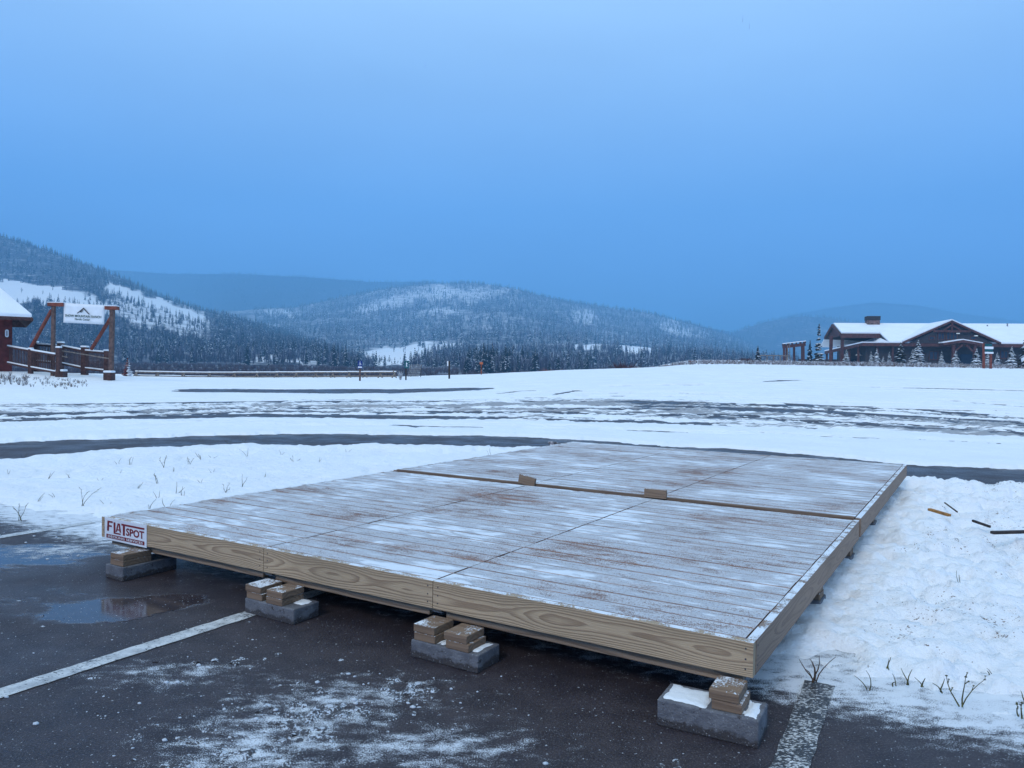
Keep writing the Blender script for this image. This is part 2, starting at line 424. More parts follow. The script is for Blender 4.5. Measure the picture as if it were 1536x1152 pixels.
def grid_faces(nr, nc):
    i = np.arange((nr-1)*(nc-1)); r, c = i//(nc-1), i % (nc-1); a = r*nc+c
    return np.stack([a, a+1, a+nc+1, a+nc], 1)
def spaced(segs):
    o = []
    for a, b, st in segs: o += list(np.arange(a, b, st))
    return np.array(o + [segs[-1][1]])
def bumpg(X, Y, c, rx, ry, ang=0):
    dx, dy = X-c.x, Y-c.y; ca, sa = math.cos(ang), math.sin(ang)
    return np.exp(-((dx*ca+dy*sa)/rx)**2 - ((-dx*sa+dy*ca)/ry)**2)

# parking lot and roadway: one asphalt sheet under everything near
xs = spaced([(-60, -10, 1.0), (-10, -6, .2), (-6, 5, .07), (5, 10, .2), (10, 70, 1.0)])
ys = spaced([(-6, 1.5, .5), (1.5, 8.5, .07), (8.5, 18, .25), (18, 60, 1.0)])
X, Y = np.meshgrid(xs, ys); X, Y = X.ravel(), Y.ravel()
fd = front_d(X, Y)
wu = (fd+.0)/.55
dust = 1.05*sstep(1+wu*.8) * (fd < 3) * (Y < nearE(X)-.2)
dust = np.maximum(dust, .58*bumpg(X, Y, on(430, 1085), .50, .38) + .42*bumpg(X, Y, on(570, 1035), .5, .25) + .45*bumpg(X, Y, on(350, 1150), .4, .25))
dust = np.maximum(dust, .72*bumpg(X, Y, on(640, 1120), .5, .25)); dust = np.maximum(dust, .65*bumpg(X, Y, on(260, 1010), .5, .2))
dust = np.maximum(dust, .55*bumpg(X, Y, on(1420, 1105), .16, .3, .5)); dust = np.maximum(dust, .7*bumpg(X, Y, on(90, 825), .55, .3))
dust = dust*(1-.5*bumpg(X, Y, dk(1.8, 1.2, 0), 1.6, 1.0))
pud = .95*bumpg(X, Y, on(30, 832), .7, .42) + .72*bumpg(X, Y, on(235, 905), .36, .17, .5) + .62*bumpg(X, Y, on(160, 920), .3, .2) + .40*bumpg(X, Y, on(60, 900), .8, .6)
pud = np.maximum(pud, .12*((Y > nearE(X)-.3) & (Y < farE(X)+.3)))
lot = link_mesh('parking_lot', np.stack([X, Y, zg(X, Y)], 1), grid_faces(len(ys), len(xs)), M['asphalt'], None, True,
                {'dust': ('POINT', 'FLOAT', dust), 'puddle': ('POINT', 'FLOAT', pud)})
tag(lot, kind='structure')

# snow bank: the verge the platform stands on
xs = spaced([(-22, -9, .15), (-9, 7, .035), (7, 20, .15)]); ys = spaced([(-3, 2.4, .15), (2.4, 10, .035), (10, 18, .06)])
X, Y = np.meshgrid(xs, ys); X, Y = X.ravel(), Y.ravel()
rough_e = (fbm(X*1.3, Y*1.3, 3)-.5)*1.1 + (fbm(X*7, Y*7, 5)-.5)*.5
d1 = front_d(X, Y) + rough_e*.55
ne = nearE(X); d2 = (ne - Y) + (fbm(X*1.1, Y*1.1, 9)-.5)*.5 + (fbm(X*5, Y*5, 12)-.5)*.35
rightside = sstep(((X-Bp.x)*(-U.x)+(Y-Bp.y)*(-U.y)+.2)/.6)
d = np.minimum(d1, d2)
h = -.02 + .070*sstep(d/.55)
h += .03*sstep(np.clip(d1, 0, 9)/5)*sstep(d2/.5)
h += .085*np.exp(-((d2-.4)/.38)**2)*sstep(d1/.8)*(.35+.65*fbm(X*1.4, Y*1.4, 21)*1.6)*sstep(d2/.3)
lump = (fbm(X*6, Y*6, 41, 4)-.5)
h += lump*(.035+.075*rightside)*sstep(d/.3)
foot = vnoise(X*4.2+.7*vnoise(X*3, Y*3, 7), Y*4.2, 77)
dvv = (X-Bp.x)*V.x+(Y-Bp.y)*V.y; duu = -((X-Bp.x)*U.x+(Y-Bp.y)*U.y)
h += .022*sstep((dvv-.6)/3.5)*sstep((duu+.05)/.25)*np.exp(-(np.clip(duu, 0, 9)/1.6)**2)*sstep(d2/.6)
h -= .06*rightside*sstep((foot-.62)/.2)*sstep(d/.5)
h -= .030*rightside*sstep((fbm(X*8, Y*8, 141, 3)-.56)/.12)*sstep(d/.35)
h -= .03*(1-rightside)*sstep((foot-.75)/.15)*sstep(d/.5)
h += (.014+.030*rightside)*(fbm(X*13, Y*15, 51, 3)-.5)*2*sstep(d/.2)
h = np.where(d < -.45, -.06, h)
dirt = rightside*(.45+sstep((fbm(X*2.2, Y*2.2, 61)-.4)/.3)*.55) + .7*np.exp(-(d2/.5)**2)*sstep((X-3)/3)
dirt -= .7*(1-rightside)
bank = link_mesh('snow_bank', np.stack([X, Y, zg(X, Y)+h], 1), grid_faces(len(ys), len(xs)), M['snow_bank'], None, True, {'dirt': ('POINT', 'FLOAT', dirt)})
tag(bank, kind='structure')
def bank_z(x, y):
    return zp(x, y)+.055+.03*min(1, max(0, front_d(x, y))/5)

# snow field beyond the lane, with the wheel-tracked road across it
ts = np.linspace(-1.25, 1.25, 1150)
ys = [6.0]
while ys[-1] < 78: ys.append(ys[-1] + (.10 if ys[-1] < 17 else .065 if ys[-1] < 29 else .065*(ys[-1]/29)**2.4))
ys = np.array(ys)
T, Y = np.meshgrid(ts, ys); T, Y = T.ravel(), Y.ravel(); X = T*np.maximum(Y, 9)
d3 = Y - farE(X) + (fbm(X*1.2, Y*1.2, 15)-.5)*.7 + (fbm(X*4.5, Y*4.5, 16)-.5)*.45
TR = [(-40, 12.5)] + [(at(a, b, c).x, c) for a, b, c in ((0, 628, 18.7), (400, 620, 22.6), (768, 624, 23.0), (1000, 631, 22.0), (1300, 640, 20.8), (1536, 648, 19.4))] + [(40, 9)]
yc = np.interp(X, [p[0] for p in TR], [p[1] for p in TR]); yc = yc + (vnoise(X*.12, X*0+3, 2)-.5)*1.2
q = (Y-yc)                                   # distance across the road
band = np.maximum(sstep((q+3.4)/1.4)*(1-.75*sstep((q-5.0)/3.0)-.25*sstep((q-8)/7)), .5*sstep((q+5.2)/.5)*(1-sstep((q+4.2)/.5)))
wobq = q + (fbm(X*.10, q*.4, 23, 3)-.5)*1.5
tr1 = np.abs(((wobq/1.7) % 1.0)-.5)*2
str_n = fbm(X*.15, wobq*2.8, 33, 4); blob = fbm(X*1.6, Y*2.2, 37, 4); fine = fbm(X*5, Y*5, 38, 3)
long_n = vnoise(X*.07, wobq*1.3, 44)
str2 = fbm(X*.22, wobq*7.5, 34, 4)
cover = .058 - band*(.064*sstep((long_n-.10)/.5))
h = cover + (str_n-.5)*.085*band + (str2-.5)*.085*band + (blob-.5)*.075*band + (fine-.5)*(.012+.075*band)
h -= .016*band*tr1
far_strip = np.exp(-((Y-36.5-(X+9)*.09)/(1.1+1.2*vnoise(X*.35, Y*0+5, 91)))**2)*sstep((X+17)/3)*(1-sstep((X+3)/4)); h -= .13*far_strip*(.6+.8*fbm(X*.5, Y*1.5, 55))
# lone wheel scuffs on the rising field
sc = fbm(X*.16, Y*2.2+X*.25, 71, 3); h -= .10*sstep((sc-.655)/.05)*sstep((Y-15)/4)*(1-band)*sstep((X+4)/6)*(.4+fine)
def on_ground(px, py):
    Yv = 30.0
    for _ in range(60):
        p = at(px, py, Yv); e = p.z-zp(p.x, Yv); Yv = min(74, max(12, Yv + e*Yv/1.8))
    return at(px, py, Yv)
for tw, td, tpts in ((.45, .10, [(1268, 589), (1400, 600), (1536, 611), (1700, 622)]), (.40, .09, [(1265, 568), (1330, 566), (1385, 572), (1440, 580)]), (.40, .09, [(1120, 574), (1200, 571), (1290, 576)]),
    (.40, .11, [(715, 598), (735, 592), (782, 587), (830, 585)]), (.40, .11, [(808, 598), (830, 592), (861, 587), (900, 586)]), (.30, .10, [(575, 631), (610, 640), (650, 650)]), (.30, .10, [(1255, 651), (1290, 659), (1335, 669)]), (.30, .10, [(1385, 665), (1442, 673), (1510, 681)]),
    (.50, .09, [(850, 611), (1000, 610), (1200, 616), (1400, 627), (1600, 640)]), (.45, .09, [(900, 604), (1080, 604), (1300, 612), (1536, 627)]), (.45, .09, [(-100, 612), (150, 606), (400, 603), (700, 603)]), (.5, .09, [(-100, 638), (200, 628), (500, 624), (800, 628)]), (.3, .09, [(40, 650), (300, 641), (600, 640), (900, 645), (1150, 655)])):
    g_ = [on_ground(*q_) for q_ in tpts]; yt = np.interp(X, [v_.x for v_ in g_], [v_.y for v_ in g_]); on_ = sstep((X-g_[0].x)/1.5)*(1-sstep((X-g_[-1].x)/1.5+1))
    h -= td*np.exp(-((Y-yt+(vnoise(X*.6, X*0+7, 19)-.5)*.5)/tw)**2)*on_*(.25+1.1*vnoise(X*.9, Y*.4, 29))
h += (fbm(X*.5, Y*.5, 81)-.5)*.03 + (fine-.5)*.012
h = np.minimum(h, -.03+.10*sstep(d3/.5)+.06*np.exp(-((d3-.45)/.3)**2)*blob + (fine-.5)*.03)
h = np.where(d3 < -.3, -.08, h)
wet = np.clip(band*(.35+1.3*(fbm(X*.35, wobq*2.2, 63, 4)-.35)) + 1.2*far_strip*.5, 0, 1)
field = link_mesh('snow_field', np.stack([X, Y, zg(X, Y)+h], 1), grid_faces(len(ys), len(ts)), M['snow_field'], None, True, {'wet': ('POINT', 'FLOAT', wet)})
tag(field, kind='structure')

# valley floor
ts = np.linspace(-1.5, 1.6, 220); ys = np.concatenate([np.arange(58, 180, 3.0), np.geomspace(180, 3800, 60)])
T, Y = np.meshgrid(ts, ys); T, Y = T.ravel(), Y.ravel(); X = T*Y
zz = zg(X, Y) - .06*(1-sstep((Y-74)/6))-.02 - .03*np.clip(Y-445, 0, None)
clear = .25 + .35*(fbm(X*.02, Y*.02, 4)-.5)
px = 768+F0*X/Y; clear = np.where((px > 820) & (Y < 200), .8, clear); clear = np.where(Y < 85, 1.0, clear)
tag(link_mesh('valley_floor', np.stack([X, Y, zz], 1), grid_faces(len(ys), len(ts)), M['hill'], None, True, {'clear': ('POINT', 'FLOAT', clear)}), kind='structure')

# ------------------------------------------------------------------ slush patches in front
xs = np.arange(-3.2, 1.6, .013); ys = np.arange(2.0, 4.6, .013)
X, Y = np.meshgrid(xs, ys); X, Y = X.ravel(), Y.ravel()
msk = .95*bumpg(X, Y, on(450, 1085), .40, .30) + .62*bumpg(X, Y, on(590, 1035), .42, .16, -.3) + .72*bumpg(X, Y, on(370, 1150), .35, .22) + .34*bumpg(X, Y, on(300, 1000), .4, .16, .6)
n = fbm(X*5, Y*8, 91, 4); n2 = fbm(X*26, Y*30, 92, 3)
h = (msk*.80 + (n-.5)*1.3 + (n2-.5)*2.0 - .86)*.024
h = np.minimum(h, .016+ (n2-.5)*.014)
m_in = h > -.010
vid = -np.ones(len(X), int); vid[m_in] = np.arange(m_in.sum())
fc = grid_faces(len(ys), len(xs)); fc = vid[fc]; fc = fc[(fc >= 0).all(1)]
tag(link_mesh('slush', np.stack([X, Y, h], 1)[m_in], fc, M['slush'], None, True), 'grey-white refrozen slush on the wet asphalt in front of the platform', 'slush', kind='stuff')

def ico_lump(mb, c, r, rnd):
    vs = []; t = (1+5**.5)/2
    for a in ((-1, t, 0), (1, t, 0), (-1, -t, 0), (1, -t, 0), (0, -1, t), (0, 1, t), (0, -1, -t), (0, 1, -t), (t, 0, -1), (t, 0, 1), (-t, 0, -1), (-t, 0, 1)):
        v = Vector(a).normalized()*r*rnd.uniform(.65, 1.2); vs.append(Vector((v.x*1.2, v.y, v.z*.6)) + c)
    mb.add(vs, [(0, 11, 5), (0, 5, 1), (0, 1, 7), (0, 7, 10), (0, 10, 11), (1, 5, 9), (5, 11, 4), (11, 10, 2), (10, 7, 6), (7, 1, 8), (3, 9, 4), (3, 4, 2), (3, 2, 6), (3, 6, 8), (3, 8, 9), (4, 9, 5), (2, 4, 11), (6, 2, 10), (8, 6, 7), (9, 8, 1)])
rnd = random.Random(5); mb = MB()
for i in range(110):
    k = rnd.random()
    if k < .55: p = on(rnd.gauss(400, 170), min(1150, max(960, rnd.gauss(1060, 50))))
    elif k < .8: p = on(rnd.gauss(110, 45), rnd.gauss(815, 16))
    else: p = on(rnd.uniform(0, 1536), rnd.uniform(1000, 1150))
    r = rnd.choice((.004, .005, .006, .008, .011)); p.z = r*.2; ico_lump(mb, p, r, rnd)
tag(mb.build('ice_chunks', M['ice'], None, smooth=True), 'small loose crumbs of ice and snow scattered over the wet asphalt', 'ice', kind='stuff')

# painted stall lines
def stall_line(p, q, w, wear, label):
    n = max(2, int((q-p).length/.05)); d = (q-p).normalized(); s = Vector((-d.y, d.x, 0))*w/2; v = []; wr = []
    rn = random.Random(int(p.x*100))
    for i in range(n+1):
        c = p.lerp(q, i/n); j = rn.uniform(-.004, .004)
        for k in (-1, 1): v.append((c+s*k+s*j*k/w*2+Vector((0, 0, .004)))); wr.append(wear)
    f = np.array([(2*i, 2*i+1, 2*i+3, 2*i+2) for i in range(n)])[:, ::-1]
    o = link_mesh('parking_line', v, f, M['paint'], None, False, {'wear': ('POINT', 'FLOAT', wr)}); tag(o, label, kind='structure')
L1 = on(0, 1041); L2 = on(372, 922); ld = (L2-L1).normalized()
stall_line(L1-ld*1.5, L1+ld*4.2,   .105, .32, 'white stall line running under the platform')
K1 = on(1185, 1152); K2 = on(1226, 1036); kd_ = (K2-K1).normalized()
stall_line(K1-kd_*1.5, K1+kd_*.86, .125, 1.0, 'worn white stall line beside the front right block')
J1 = on(0, 806)
stall_line(J1-ld*2.0, J1+ld*.75, .105, .3, 'white stall line at the edge of the snow')

# ------------------------------------------------------------------ the platform
SEAMS = [0.0, (on(650, 871, ZD)-Bp).dot(U), (on(395, 822, ZD)-Bp).dot(U), LU]
RT = .038
near = thing('deck_section', 'front half of the low wooden platform, with white sign on its rim, snow-dusted', 'platform', dk(LU/2, VJ/2, 0), 'halves of the wooden platform')
far = thing('deck_section', 'back half of the low wooden platform beyond the cross gap, thinly covered with snow', 'platform', dk(LU/2, (VJ+LV)/2, 0), 'halves of the wooden platform')

def planking(parent, u0, u1, v0, v1, ztop, seed):
    rn = random.Random(seed); bw = .1385; pitch = .1435; vs, fs, bc, dp, tone, edge = [], [], [], [], [], []
    v = v0; k = 0
    while v < v1-.03:
        w = min(bw, v1-v); g = rn.uniform(-.002, .002); zt = ztop + rn.uniform(-.0015, .0012); ua, ub = u0+.003+rn.uniform(0, .004), u1-.003-rn.uniform(0, .004)
        sd = rn.random()*90; tn = rn.random()
        nseg = 10; prof = [(0, -.028), (0, -.005), (.005, 0), (w-.005, 0), (w, -.005), (w, -.028)]
        base = len(vs)
        for i in range(nseg+1):
            u = ua+(ub-ua)*i/nseg; wv = .0015*math.sin(u*2+sd)
            for (a, zz_) in prof:
                vs.append(dk(u, v+a+wv+g, zt+zz_)); bc.append((u+sd, a, 0)); dp.append((u, v+a+seed*0, 0)); tone.append(tn)
                e = 0.0
                if v+a < .45 and parent is near: e += .10*(1-(v+a)/.45)
                edge.append(e)
        npf = len(prof)
        for i in range(nseg):
            for j in range(npf-1):
                a = base+i*npf+j; fs.append((a, a+1, a+npf+1, a+npf))
        fs.append(tuple(base+j for j in range(npf))[::-1]); fs.append(tuple(base+nseg*npf+j for j in range(npf)))
        v += pitch; k += 1
    # orientation: check the first top face
    a, b, c = vs[fs[2][0]], vs[fs[2][1]], vs[fs[2][2]]
    if (b-a).cross(c-a).z < 0: fs = [f[::-1] for f in fs]
    o0 = origin(parent)
    return link_mesh('planking', [p-o0 for p in vs], fs, M['plank'], parent, False, {'bc': ('POINT', 'FLOAT_VECTOR', bc), 'dp': ('POINT', 'FLOAT_VECTOR', dp), 'tone': ('POINT', 'FLOAT', tone), 'edge': ('POINT', 'FLOAT', edge)})
for i in range(3):
    planking(near, SEAMS[i]+(RT+.0005 if i == 0 else 0), SEAMS[i+1]-(RT+.0005 if i == 2 else 0), RT+.003, VJ-RT-.003, ZD, 11+i)
    planking(far, SEAMS[i]+(RT+.0005 if i == 0 else 0)-.0, SEAMS[i+1]-(RT+.0005 if i == 2 else 0), VJ+.03+RT, LV-RT-.003, ZD+.006, 31+i)

def board_mesh(name, parent, mat, o, a, b, c, A, B_, C, nails=True, seed=None):
    mb = MB(); mb.obox(o, a, b, c, A, B_, C, seed)
    if nails:
        for e in (.03, A-.03):
            for h in (.22, .5, .8):
                p = o + a*e + b*(B_*h) + c*C; mb.cyl(p-c*.002, p+c*.0012, .0045, n=8)
    ob = mb.build(name, mat, parent, bevel=.003)
    ob.data.materials.append(M['dark_metal'])
    for i, pl in enumerate(ob.data.polygons): pl.material_index = 1 if i >= 6 else 0
    return ob
mats = ['rim_a', 'rim_a', 'rim_a']
# front rim: three boards with a visible joint at each seam (l axis runs along -U so grain reads left to right)
for i in range(3):
    a0, a1 = SEAMS[i]+.0015, SEAMS[i+1]-.0015
    m = M['rim_b'] if i == 1 and False else M[mats[i]]
    board_mesh('front_board', near, m, dk(a1, RT, ZD-.140), -U, UZ, -V, a1-a0, .1402, RT, True, seed=(3.1, 17.4, 40.9)[i])
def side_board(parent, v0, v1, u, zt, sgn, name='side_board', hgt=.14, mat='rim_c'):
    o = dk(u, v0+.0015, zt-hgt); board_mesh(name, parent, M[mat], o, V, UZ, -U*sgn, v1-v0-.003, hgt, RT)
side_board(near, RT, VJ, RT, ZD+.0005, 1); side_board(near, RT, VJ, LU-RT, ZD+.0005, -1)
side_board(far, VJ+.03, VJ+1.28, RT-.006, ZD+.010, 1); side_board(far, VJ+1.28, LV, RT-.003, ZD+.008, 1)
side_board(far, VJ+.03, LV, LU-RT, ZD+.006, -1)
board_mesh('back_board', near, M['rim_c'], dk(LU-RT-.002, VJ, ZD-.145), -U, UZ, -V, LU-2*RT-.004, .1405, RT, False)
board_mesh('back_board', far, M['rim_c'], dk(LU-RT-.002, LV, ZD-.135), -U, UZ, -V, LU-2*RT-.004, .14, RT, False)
board_mesh('front_board', far, M['rim_b'], dk(LU-RT-.002, VJ+.03+RT-.002, ZD-.131), -U, UZ, -V, LU-2*RT-.004, .145, RT-.004, False)
# joists seen below the rim
zj0, zj1 = ZD-.192, ZD-.045
for i in range(3):
    a0, a1 = SEAMS[i]+.05, SEAMS[i+1]-.055
    board_mesh('joist', near, M['joist'], dk(a1, RT+.042, zj0), -U, UZ, -V, a1-a0, zj1-zj0, RT, False)
    for v in (.9, 1.8, 2.6):
        board_mesh('joist', near, M['joist'], dk(a1, v+RT, zj0), -U, UZ, -V, a1-a0, zj1-zj0, RT, False)
for u in (RT+.012, SEAMS[1]+.012, SEAMS[2]+.012, LU-2*RT-.02):
    board_mesh('joist', near, M['joist'], dk(u+RT*.9, RT+.05, zj0+.012), V, UZ, -U, VJ-.16, .13, RT*.9, False)
    board_mesh('joist', far, M['joist'], dk(u+RT*.9, VJ+.1, zj0+.012), V, UZ, -U, LV-VJ-.16, .13, RT*.9, False)
# short feet at the front corners and seams
LEG_U = [.13, SEAMS[1]+.02, SEAMS[2]+.02, LU-.22]
for u in LEG_U:
    mb = MB(); mb.obox(dk(u-.045, RT+.003, .170), U, V, UZ, .085, .038, .10); f = mb.build('foot', M['joist'], near, .002)
    mb = MB(); mb.cyl(dk(u-.02, RT+.03, .160), dk(u-.02, RT+.03, .20), .008); mb.obox(dk(u-.05, RT+.004, .1655), U, V, UZ, .06, .06, .004); mb.build('foot_bolt', M['metal'], f)

# the sign on the rim, left end
def text_mesh(body, size, bold=0.0, spacing=1.0):
    c = bpy.data.curves.new('t', 'FONT'); c.body = body; c.size = size; c.offset = bold; c.space_character = spacing; c.align_x = 'LEFT'
    c.resolution_u = 3
    o = bpy.data.objects.new('t', c); COL.objects.link(o); bpy.context.view_layer.update()
    dg = bpy.context.evaluated_depsgraph_get(); me = bpy.data.meshes.new_from_object(o.evaluated_get(dg))
    v = [tuple(p.co) for p in me.vertices]; f = [tuple(p.vertices) for p in me.polygons]
    bpy.data.objects.remove(o); bpy.data.curves.remove(c); bpy.data.meshes.remove(me)
    return v, f
def fit_text(mb, body, o, a, b, n, x0, x1, y0, y1, bold=0.0, lift=.001, spacing=1.0):
    v, f = text_mesh(body, 1.0, bold, spacing)
    xa, xb = min(p[0] for p in v), max(p[0] for p in v); ya, yb = min(p[1] for p in v), max(p[1] for p in v)
    vs = [o + a*(x0+(p[0]-xa)/(xb-xa)*(x1-x0)) + b*(y0+(p[1]-ya)/(yb-ya)*(y1-y0)) + n*lift for p in v]
    mb.add(vs, f)
def flat(mb, o, a, b, n, pts, lift=.001):
    mb.add([o+a*x+b*y+n*lift for x, y in pts], [tuple(range(len(pts)))])
SW, SH = .475, .150; KX = SW/.285
su = LU-.045                       # left edge of the sign; reads toward -U
so = dk(su, -.0015, ZD-.150); sa = -U; sb = (UZ + U*0.012).normalized(); sn_ = -V
mb = MB(); mb.obox(so, sa, sb, sn_, SW, SH, .003); sign = mb.build('sign', M['sign_face'], near, .001)
so2 = so + sn_*.003
mb = MB()
def rect(x0, y0, x1, y1, l=.0012): flat(mb, so2, sa, sb, sn_, [(x0*KX, y0), (x1*KX, y0), (x1*KX, y1), (x0*KX, y1)], l)
X0 = .018
# F, L: tall; the foot of the L runs under the A; the bar of the T runs right over SPOT
for q in [((X0, .062), (X0+.013, .062), (X0+.016, .132), (X0+.003, .132))]: flat(mb, so2, sa, sb, sn_, [(x_*KX, y_) for x_, y_ in q])
rect(X0+.0155, .120, X0+.040, .132); rect(X0+.0147, .092, X0+.034, .103)
rect(.064, .050, .077, .128); rect(.077, .050, .113, .060)
flat(mb, so2, sa, sb, sn_, [(x_*KX, y_) for x_, y_ in [(.078, .066), (.087, .066), (.099, .116), (.103, .126), (.092, .126)]])
flat(mb, so2, sa, sb, sn_, [(x_*KX, y_) for x_, y_ in [(.0985, .126), (.106, .066), (.116, .066), (.108, .126)]], .0014)
rect(.0885, .078, .109, .086, .0016)
rect(.128, .050, .142, .116); rect(.118, .1165, .272, .129)
fit_text(mb, 'SPOT', so2, sa, sb, sn_, .150*KX, .270*KX, .054, .106, .032)
rect(.014, .014, .272, .040)
nred = len(mb.f); fit_text(mb, 'DECKING SERVICES', so2, sa, sb, sn_, .026*KX, .262*KX, .019, .035, .016, .0022, 1.1); lt = mb.build('lettering', M['sign_red'], sign); lt.data.materials.append(M['white'])
for i, pl in enumerate(lt.data.polygons): pl.material_index = int(i >= nred)

# ------------------------------------------------------------------ supports
def block(label, o, a, b, L, Wd, h=.09, cap=(), seed=0):
    t = thing('concrete_block', label, 'concrete block', o, 'concrete blocks under the platform')
    mb = MB(); mb.obox(o, a, b, UZ, L, Wd, h); mb.build('block_body', M['concrete'], t, .006)
    for (x0, y0, x1, y1) in cap: snow_cap(t, o, a, b, x0*L, y0*Wd, x1*L, y1*Wd, h, seed)
    return t
def snow_cap(parent, o, a, b, x0, y0, x1, y1, h, seed, th=.010):
    n, k = 26, 18; u, v = np.meshgrid(np.linspace(0, 1, n), np.linspace(0, 1, k)); u, v = u.ravel(), v.ravel()
    e = np.minimum(np.minimum(u, 1-u)*(x1-x0), np.minimum(v, 1-v)*(y1-y0))
    z = -.004 + th*sstep((e+(fbm(u*6, v*4, 5+seed)-.5)*.03)/.035)*(.6+.8*fbm(u*5, v*4, seed)) 
    P = np.array([tuple(o + a*(x0+(x1-x0)*i) + b*(y0+(y1-y0)*j) + UZ*(h+zz_)) for i, j, zz_ in zip(u, v, z)])
    f = grid_faces(k, n)
    if a.cross(b).z < 0: f = f[:, ::-1]
    link_mesh('snow_cap', P - np.array(origin(parent)), f, M['snow_cap'], parent, True)
def offcuts(o, a, b, L, Wd, z, where, n=2):
    for i in range(n):
        da = random.uniform(-.002, .006)*(1 if i == 0 else -1.6); lab = '%s pine offcut of the shim stack %s' % (('lower', 'upper')[i] if n == 2 else 'single', where)
        mb = MB(); mb.obox(o + a*da + b*random.uniform(-.004, .004) + UZ*(z+i*.039), a, b, UZ, L, Wd, .0375)
        ob = mb.build('timber_offcut', M['offcut'], None, .0035); tag(ob, lab, 'wood offcut', 'timber offcuts shimming the platform')
        # origin at the base
    return z+n*.0385
nU = -U
# 1: leftmost, long side running back under the platform
b1 = on(158, 866); s1 = (on(188, 872)-b1); o1 = Vector((b1.x, b1.y, .0))
block('leftmost concrete block under the corner with the sign, standing in meltwater', o1, nU, V, .19, .39, .09, [], 1)
offcuts(o1 + nU*.035 + V*.01, nU, V, .14, .20, .0905, 'under the sign corner')
b2 = on(367, 919); o2 = Vector((b2.x, b2.y, 0))
block('concrete block second from the left, where the painted line meets the platform', o2, nU, V, .39, .19, .085, [(.52, .35, .98, .95)], 2)
offcuts(o2 + nU*.005 + V*.005, nU, V, .125, .16, .0855, 'at the left end of the second block')
offcuts(o2 + nU*.175 + V*.0, nU, V, .125, .16, .0855, 'at the right end of the second block', 2)
b3 = on(616, 985); o3 = Vector((b3.x, b3.y, 0))
block('chipped concrete block third from the left, below the knotty front board joint', o3, nU, V, .39, .19, .085, [(.34, .05, .50, .9), (.72, .1, .98, .95)], 3)
offcuts(o3 + nU*.01 + V*.005, nU, V, .125, .16, .0855, 'at the left end of the third block')
offcuts(o3 + nU*.205 + V*.0, nU, V, .13, .15, .0855, 'at the right end of the third block')
b4 = on(985, 1088); o4 = Vector((b4.x, b4.y, 0))
rot4 = Matrix.Rotation(R(3), 3, 'Z')
block('snow-topped concrete block nearest the camera, under the right front corner', o4, rot4 @ nU, rot4 @ V, .39, .19, .105, [(.0, .02, .52, .98), (.80, .05, .99, .97)], 4)
offcuts(o4 + rot4 @ (nU*.205) + rot4 @ (V*.02), rot4 @ nU, rot4 @ V, .115, .16, .1055, 'on the nearest block under the right corner')
for (v, z, lab, stk) in ((1.72, .02, 'concrete block half sunk in snow under the right side, nearer one', 'under the right side, nearer one'), (2.98, .03, 'concrete block half sunk in snow under the right side near the cross gap', 'under the right side near the cross gap'), (4.4, .05, 'concrete block half sunk in snow under the back half of the right side', 'under the back half of the right side')):
    o = dk(.035, v, z-.045)
    block(lab, o, U, V, .39, .19, .09, [], 5)
    offcuts(o + U*.01 + V*.02, U, V, .16, .14, .0905, stk)

# two pieces of wood standing in the gap
def cleat(c, w, h, t, tilt, label):
    a = (nU*math.cos(tilt) - UZ*math.sin(tilt)); b = (UZ*math.cos(tilt)+nU*math.sin(tilt))
    mb = MB(); mb.obox(c - a*w/2 + V*t/2*-1 , a, b, V, w, h, t)
    tag(mb.build('wood_offcut', M['offcut'], None, .002), label, 'wood offcut', 'offcuts standing in the gap')
pc = on(790, 727, ZD); cleat(dk((pc-Bp).dot(U), VJ+.015, ZD-.004), .175, .085, .026, R(10), 'reddish wedge of wood standing tilted in the gap across the platform')
pc = on(982, 748, ZD); cleat(dk((pc-Bp).dot(U), VJ+.015, ZD+.004), .195, .072, .026, R(0), 'square pale wood offcut standing upright in the gap across the platform')

# ------------------------------------------------------------------ weeds and litter in the snow
def weed_mesh(seed, hgt, nst, heads):
    rn = random.Random(seed); mb = MB()
    for i in range(nst):
        a = rn.uniform(0, 6.28); ln = rn.uniform(.15, .8); p = Vector((rn.uniform(-.012, .012), rn.uniform(-.012, .012), -.04)); h = hgt*rn.uniform(.7, 1.25)
        d = Vector((math.cos(a)*ln, math.sin(a)*ln, 1)).normalized(); r = rn.uniform(.0024, .0040); seg = 4
        for k in range(seg):
            q = p + d*(h+.04)/seg; mb.cyl(p, q, r*(1-k*.17), r*(1-(k+1)*.17), 5, False); p = q
            d = (d + Vector((rn.uniform(-.3, .3), rn.uniform(-.3, .3), rn.uniform(-.25, .08)))).normalized()
            if heads and k >= 1 and rn.random() < .7:
                e = p + (d + Vector((rn.uniform(-1, 1), rn.uniform(-1, 1), .1))).normalized()*h*.22; mb.cyl(p, e, r*.6, r*.4, 4, False)
                ico_lump(mb, e, .0042, rn)
        if heads: ico_lump(mb, p, .0055, rn)
    return mb
def weed(px, py, hpx, kind, label, group, seed):
    p = on(px, py, .10); h = hpx*p.y/F0
    mb = weed_mesh(seed, h, (2, 3, 6)[kind], kind == 1)
    ob = mb.build('dead_weed', M['weed'] if kind != 2 else M['weed_dark']); ob.location = (p.x, p.y, bank_z(p.x, p.y)); return tag(ob, label, 'weed', group)
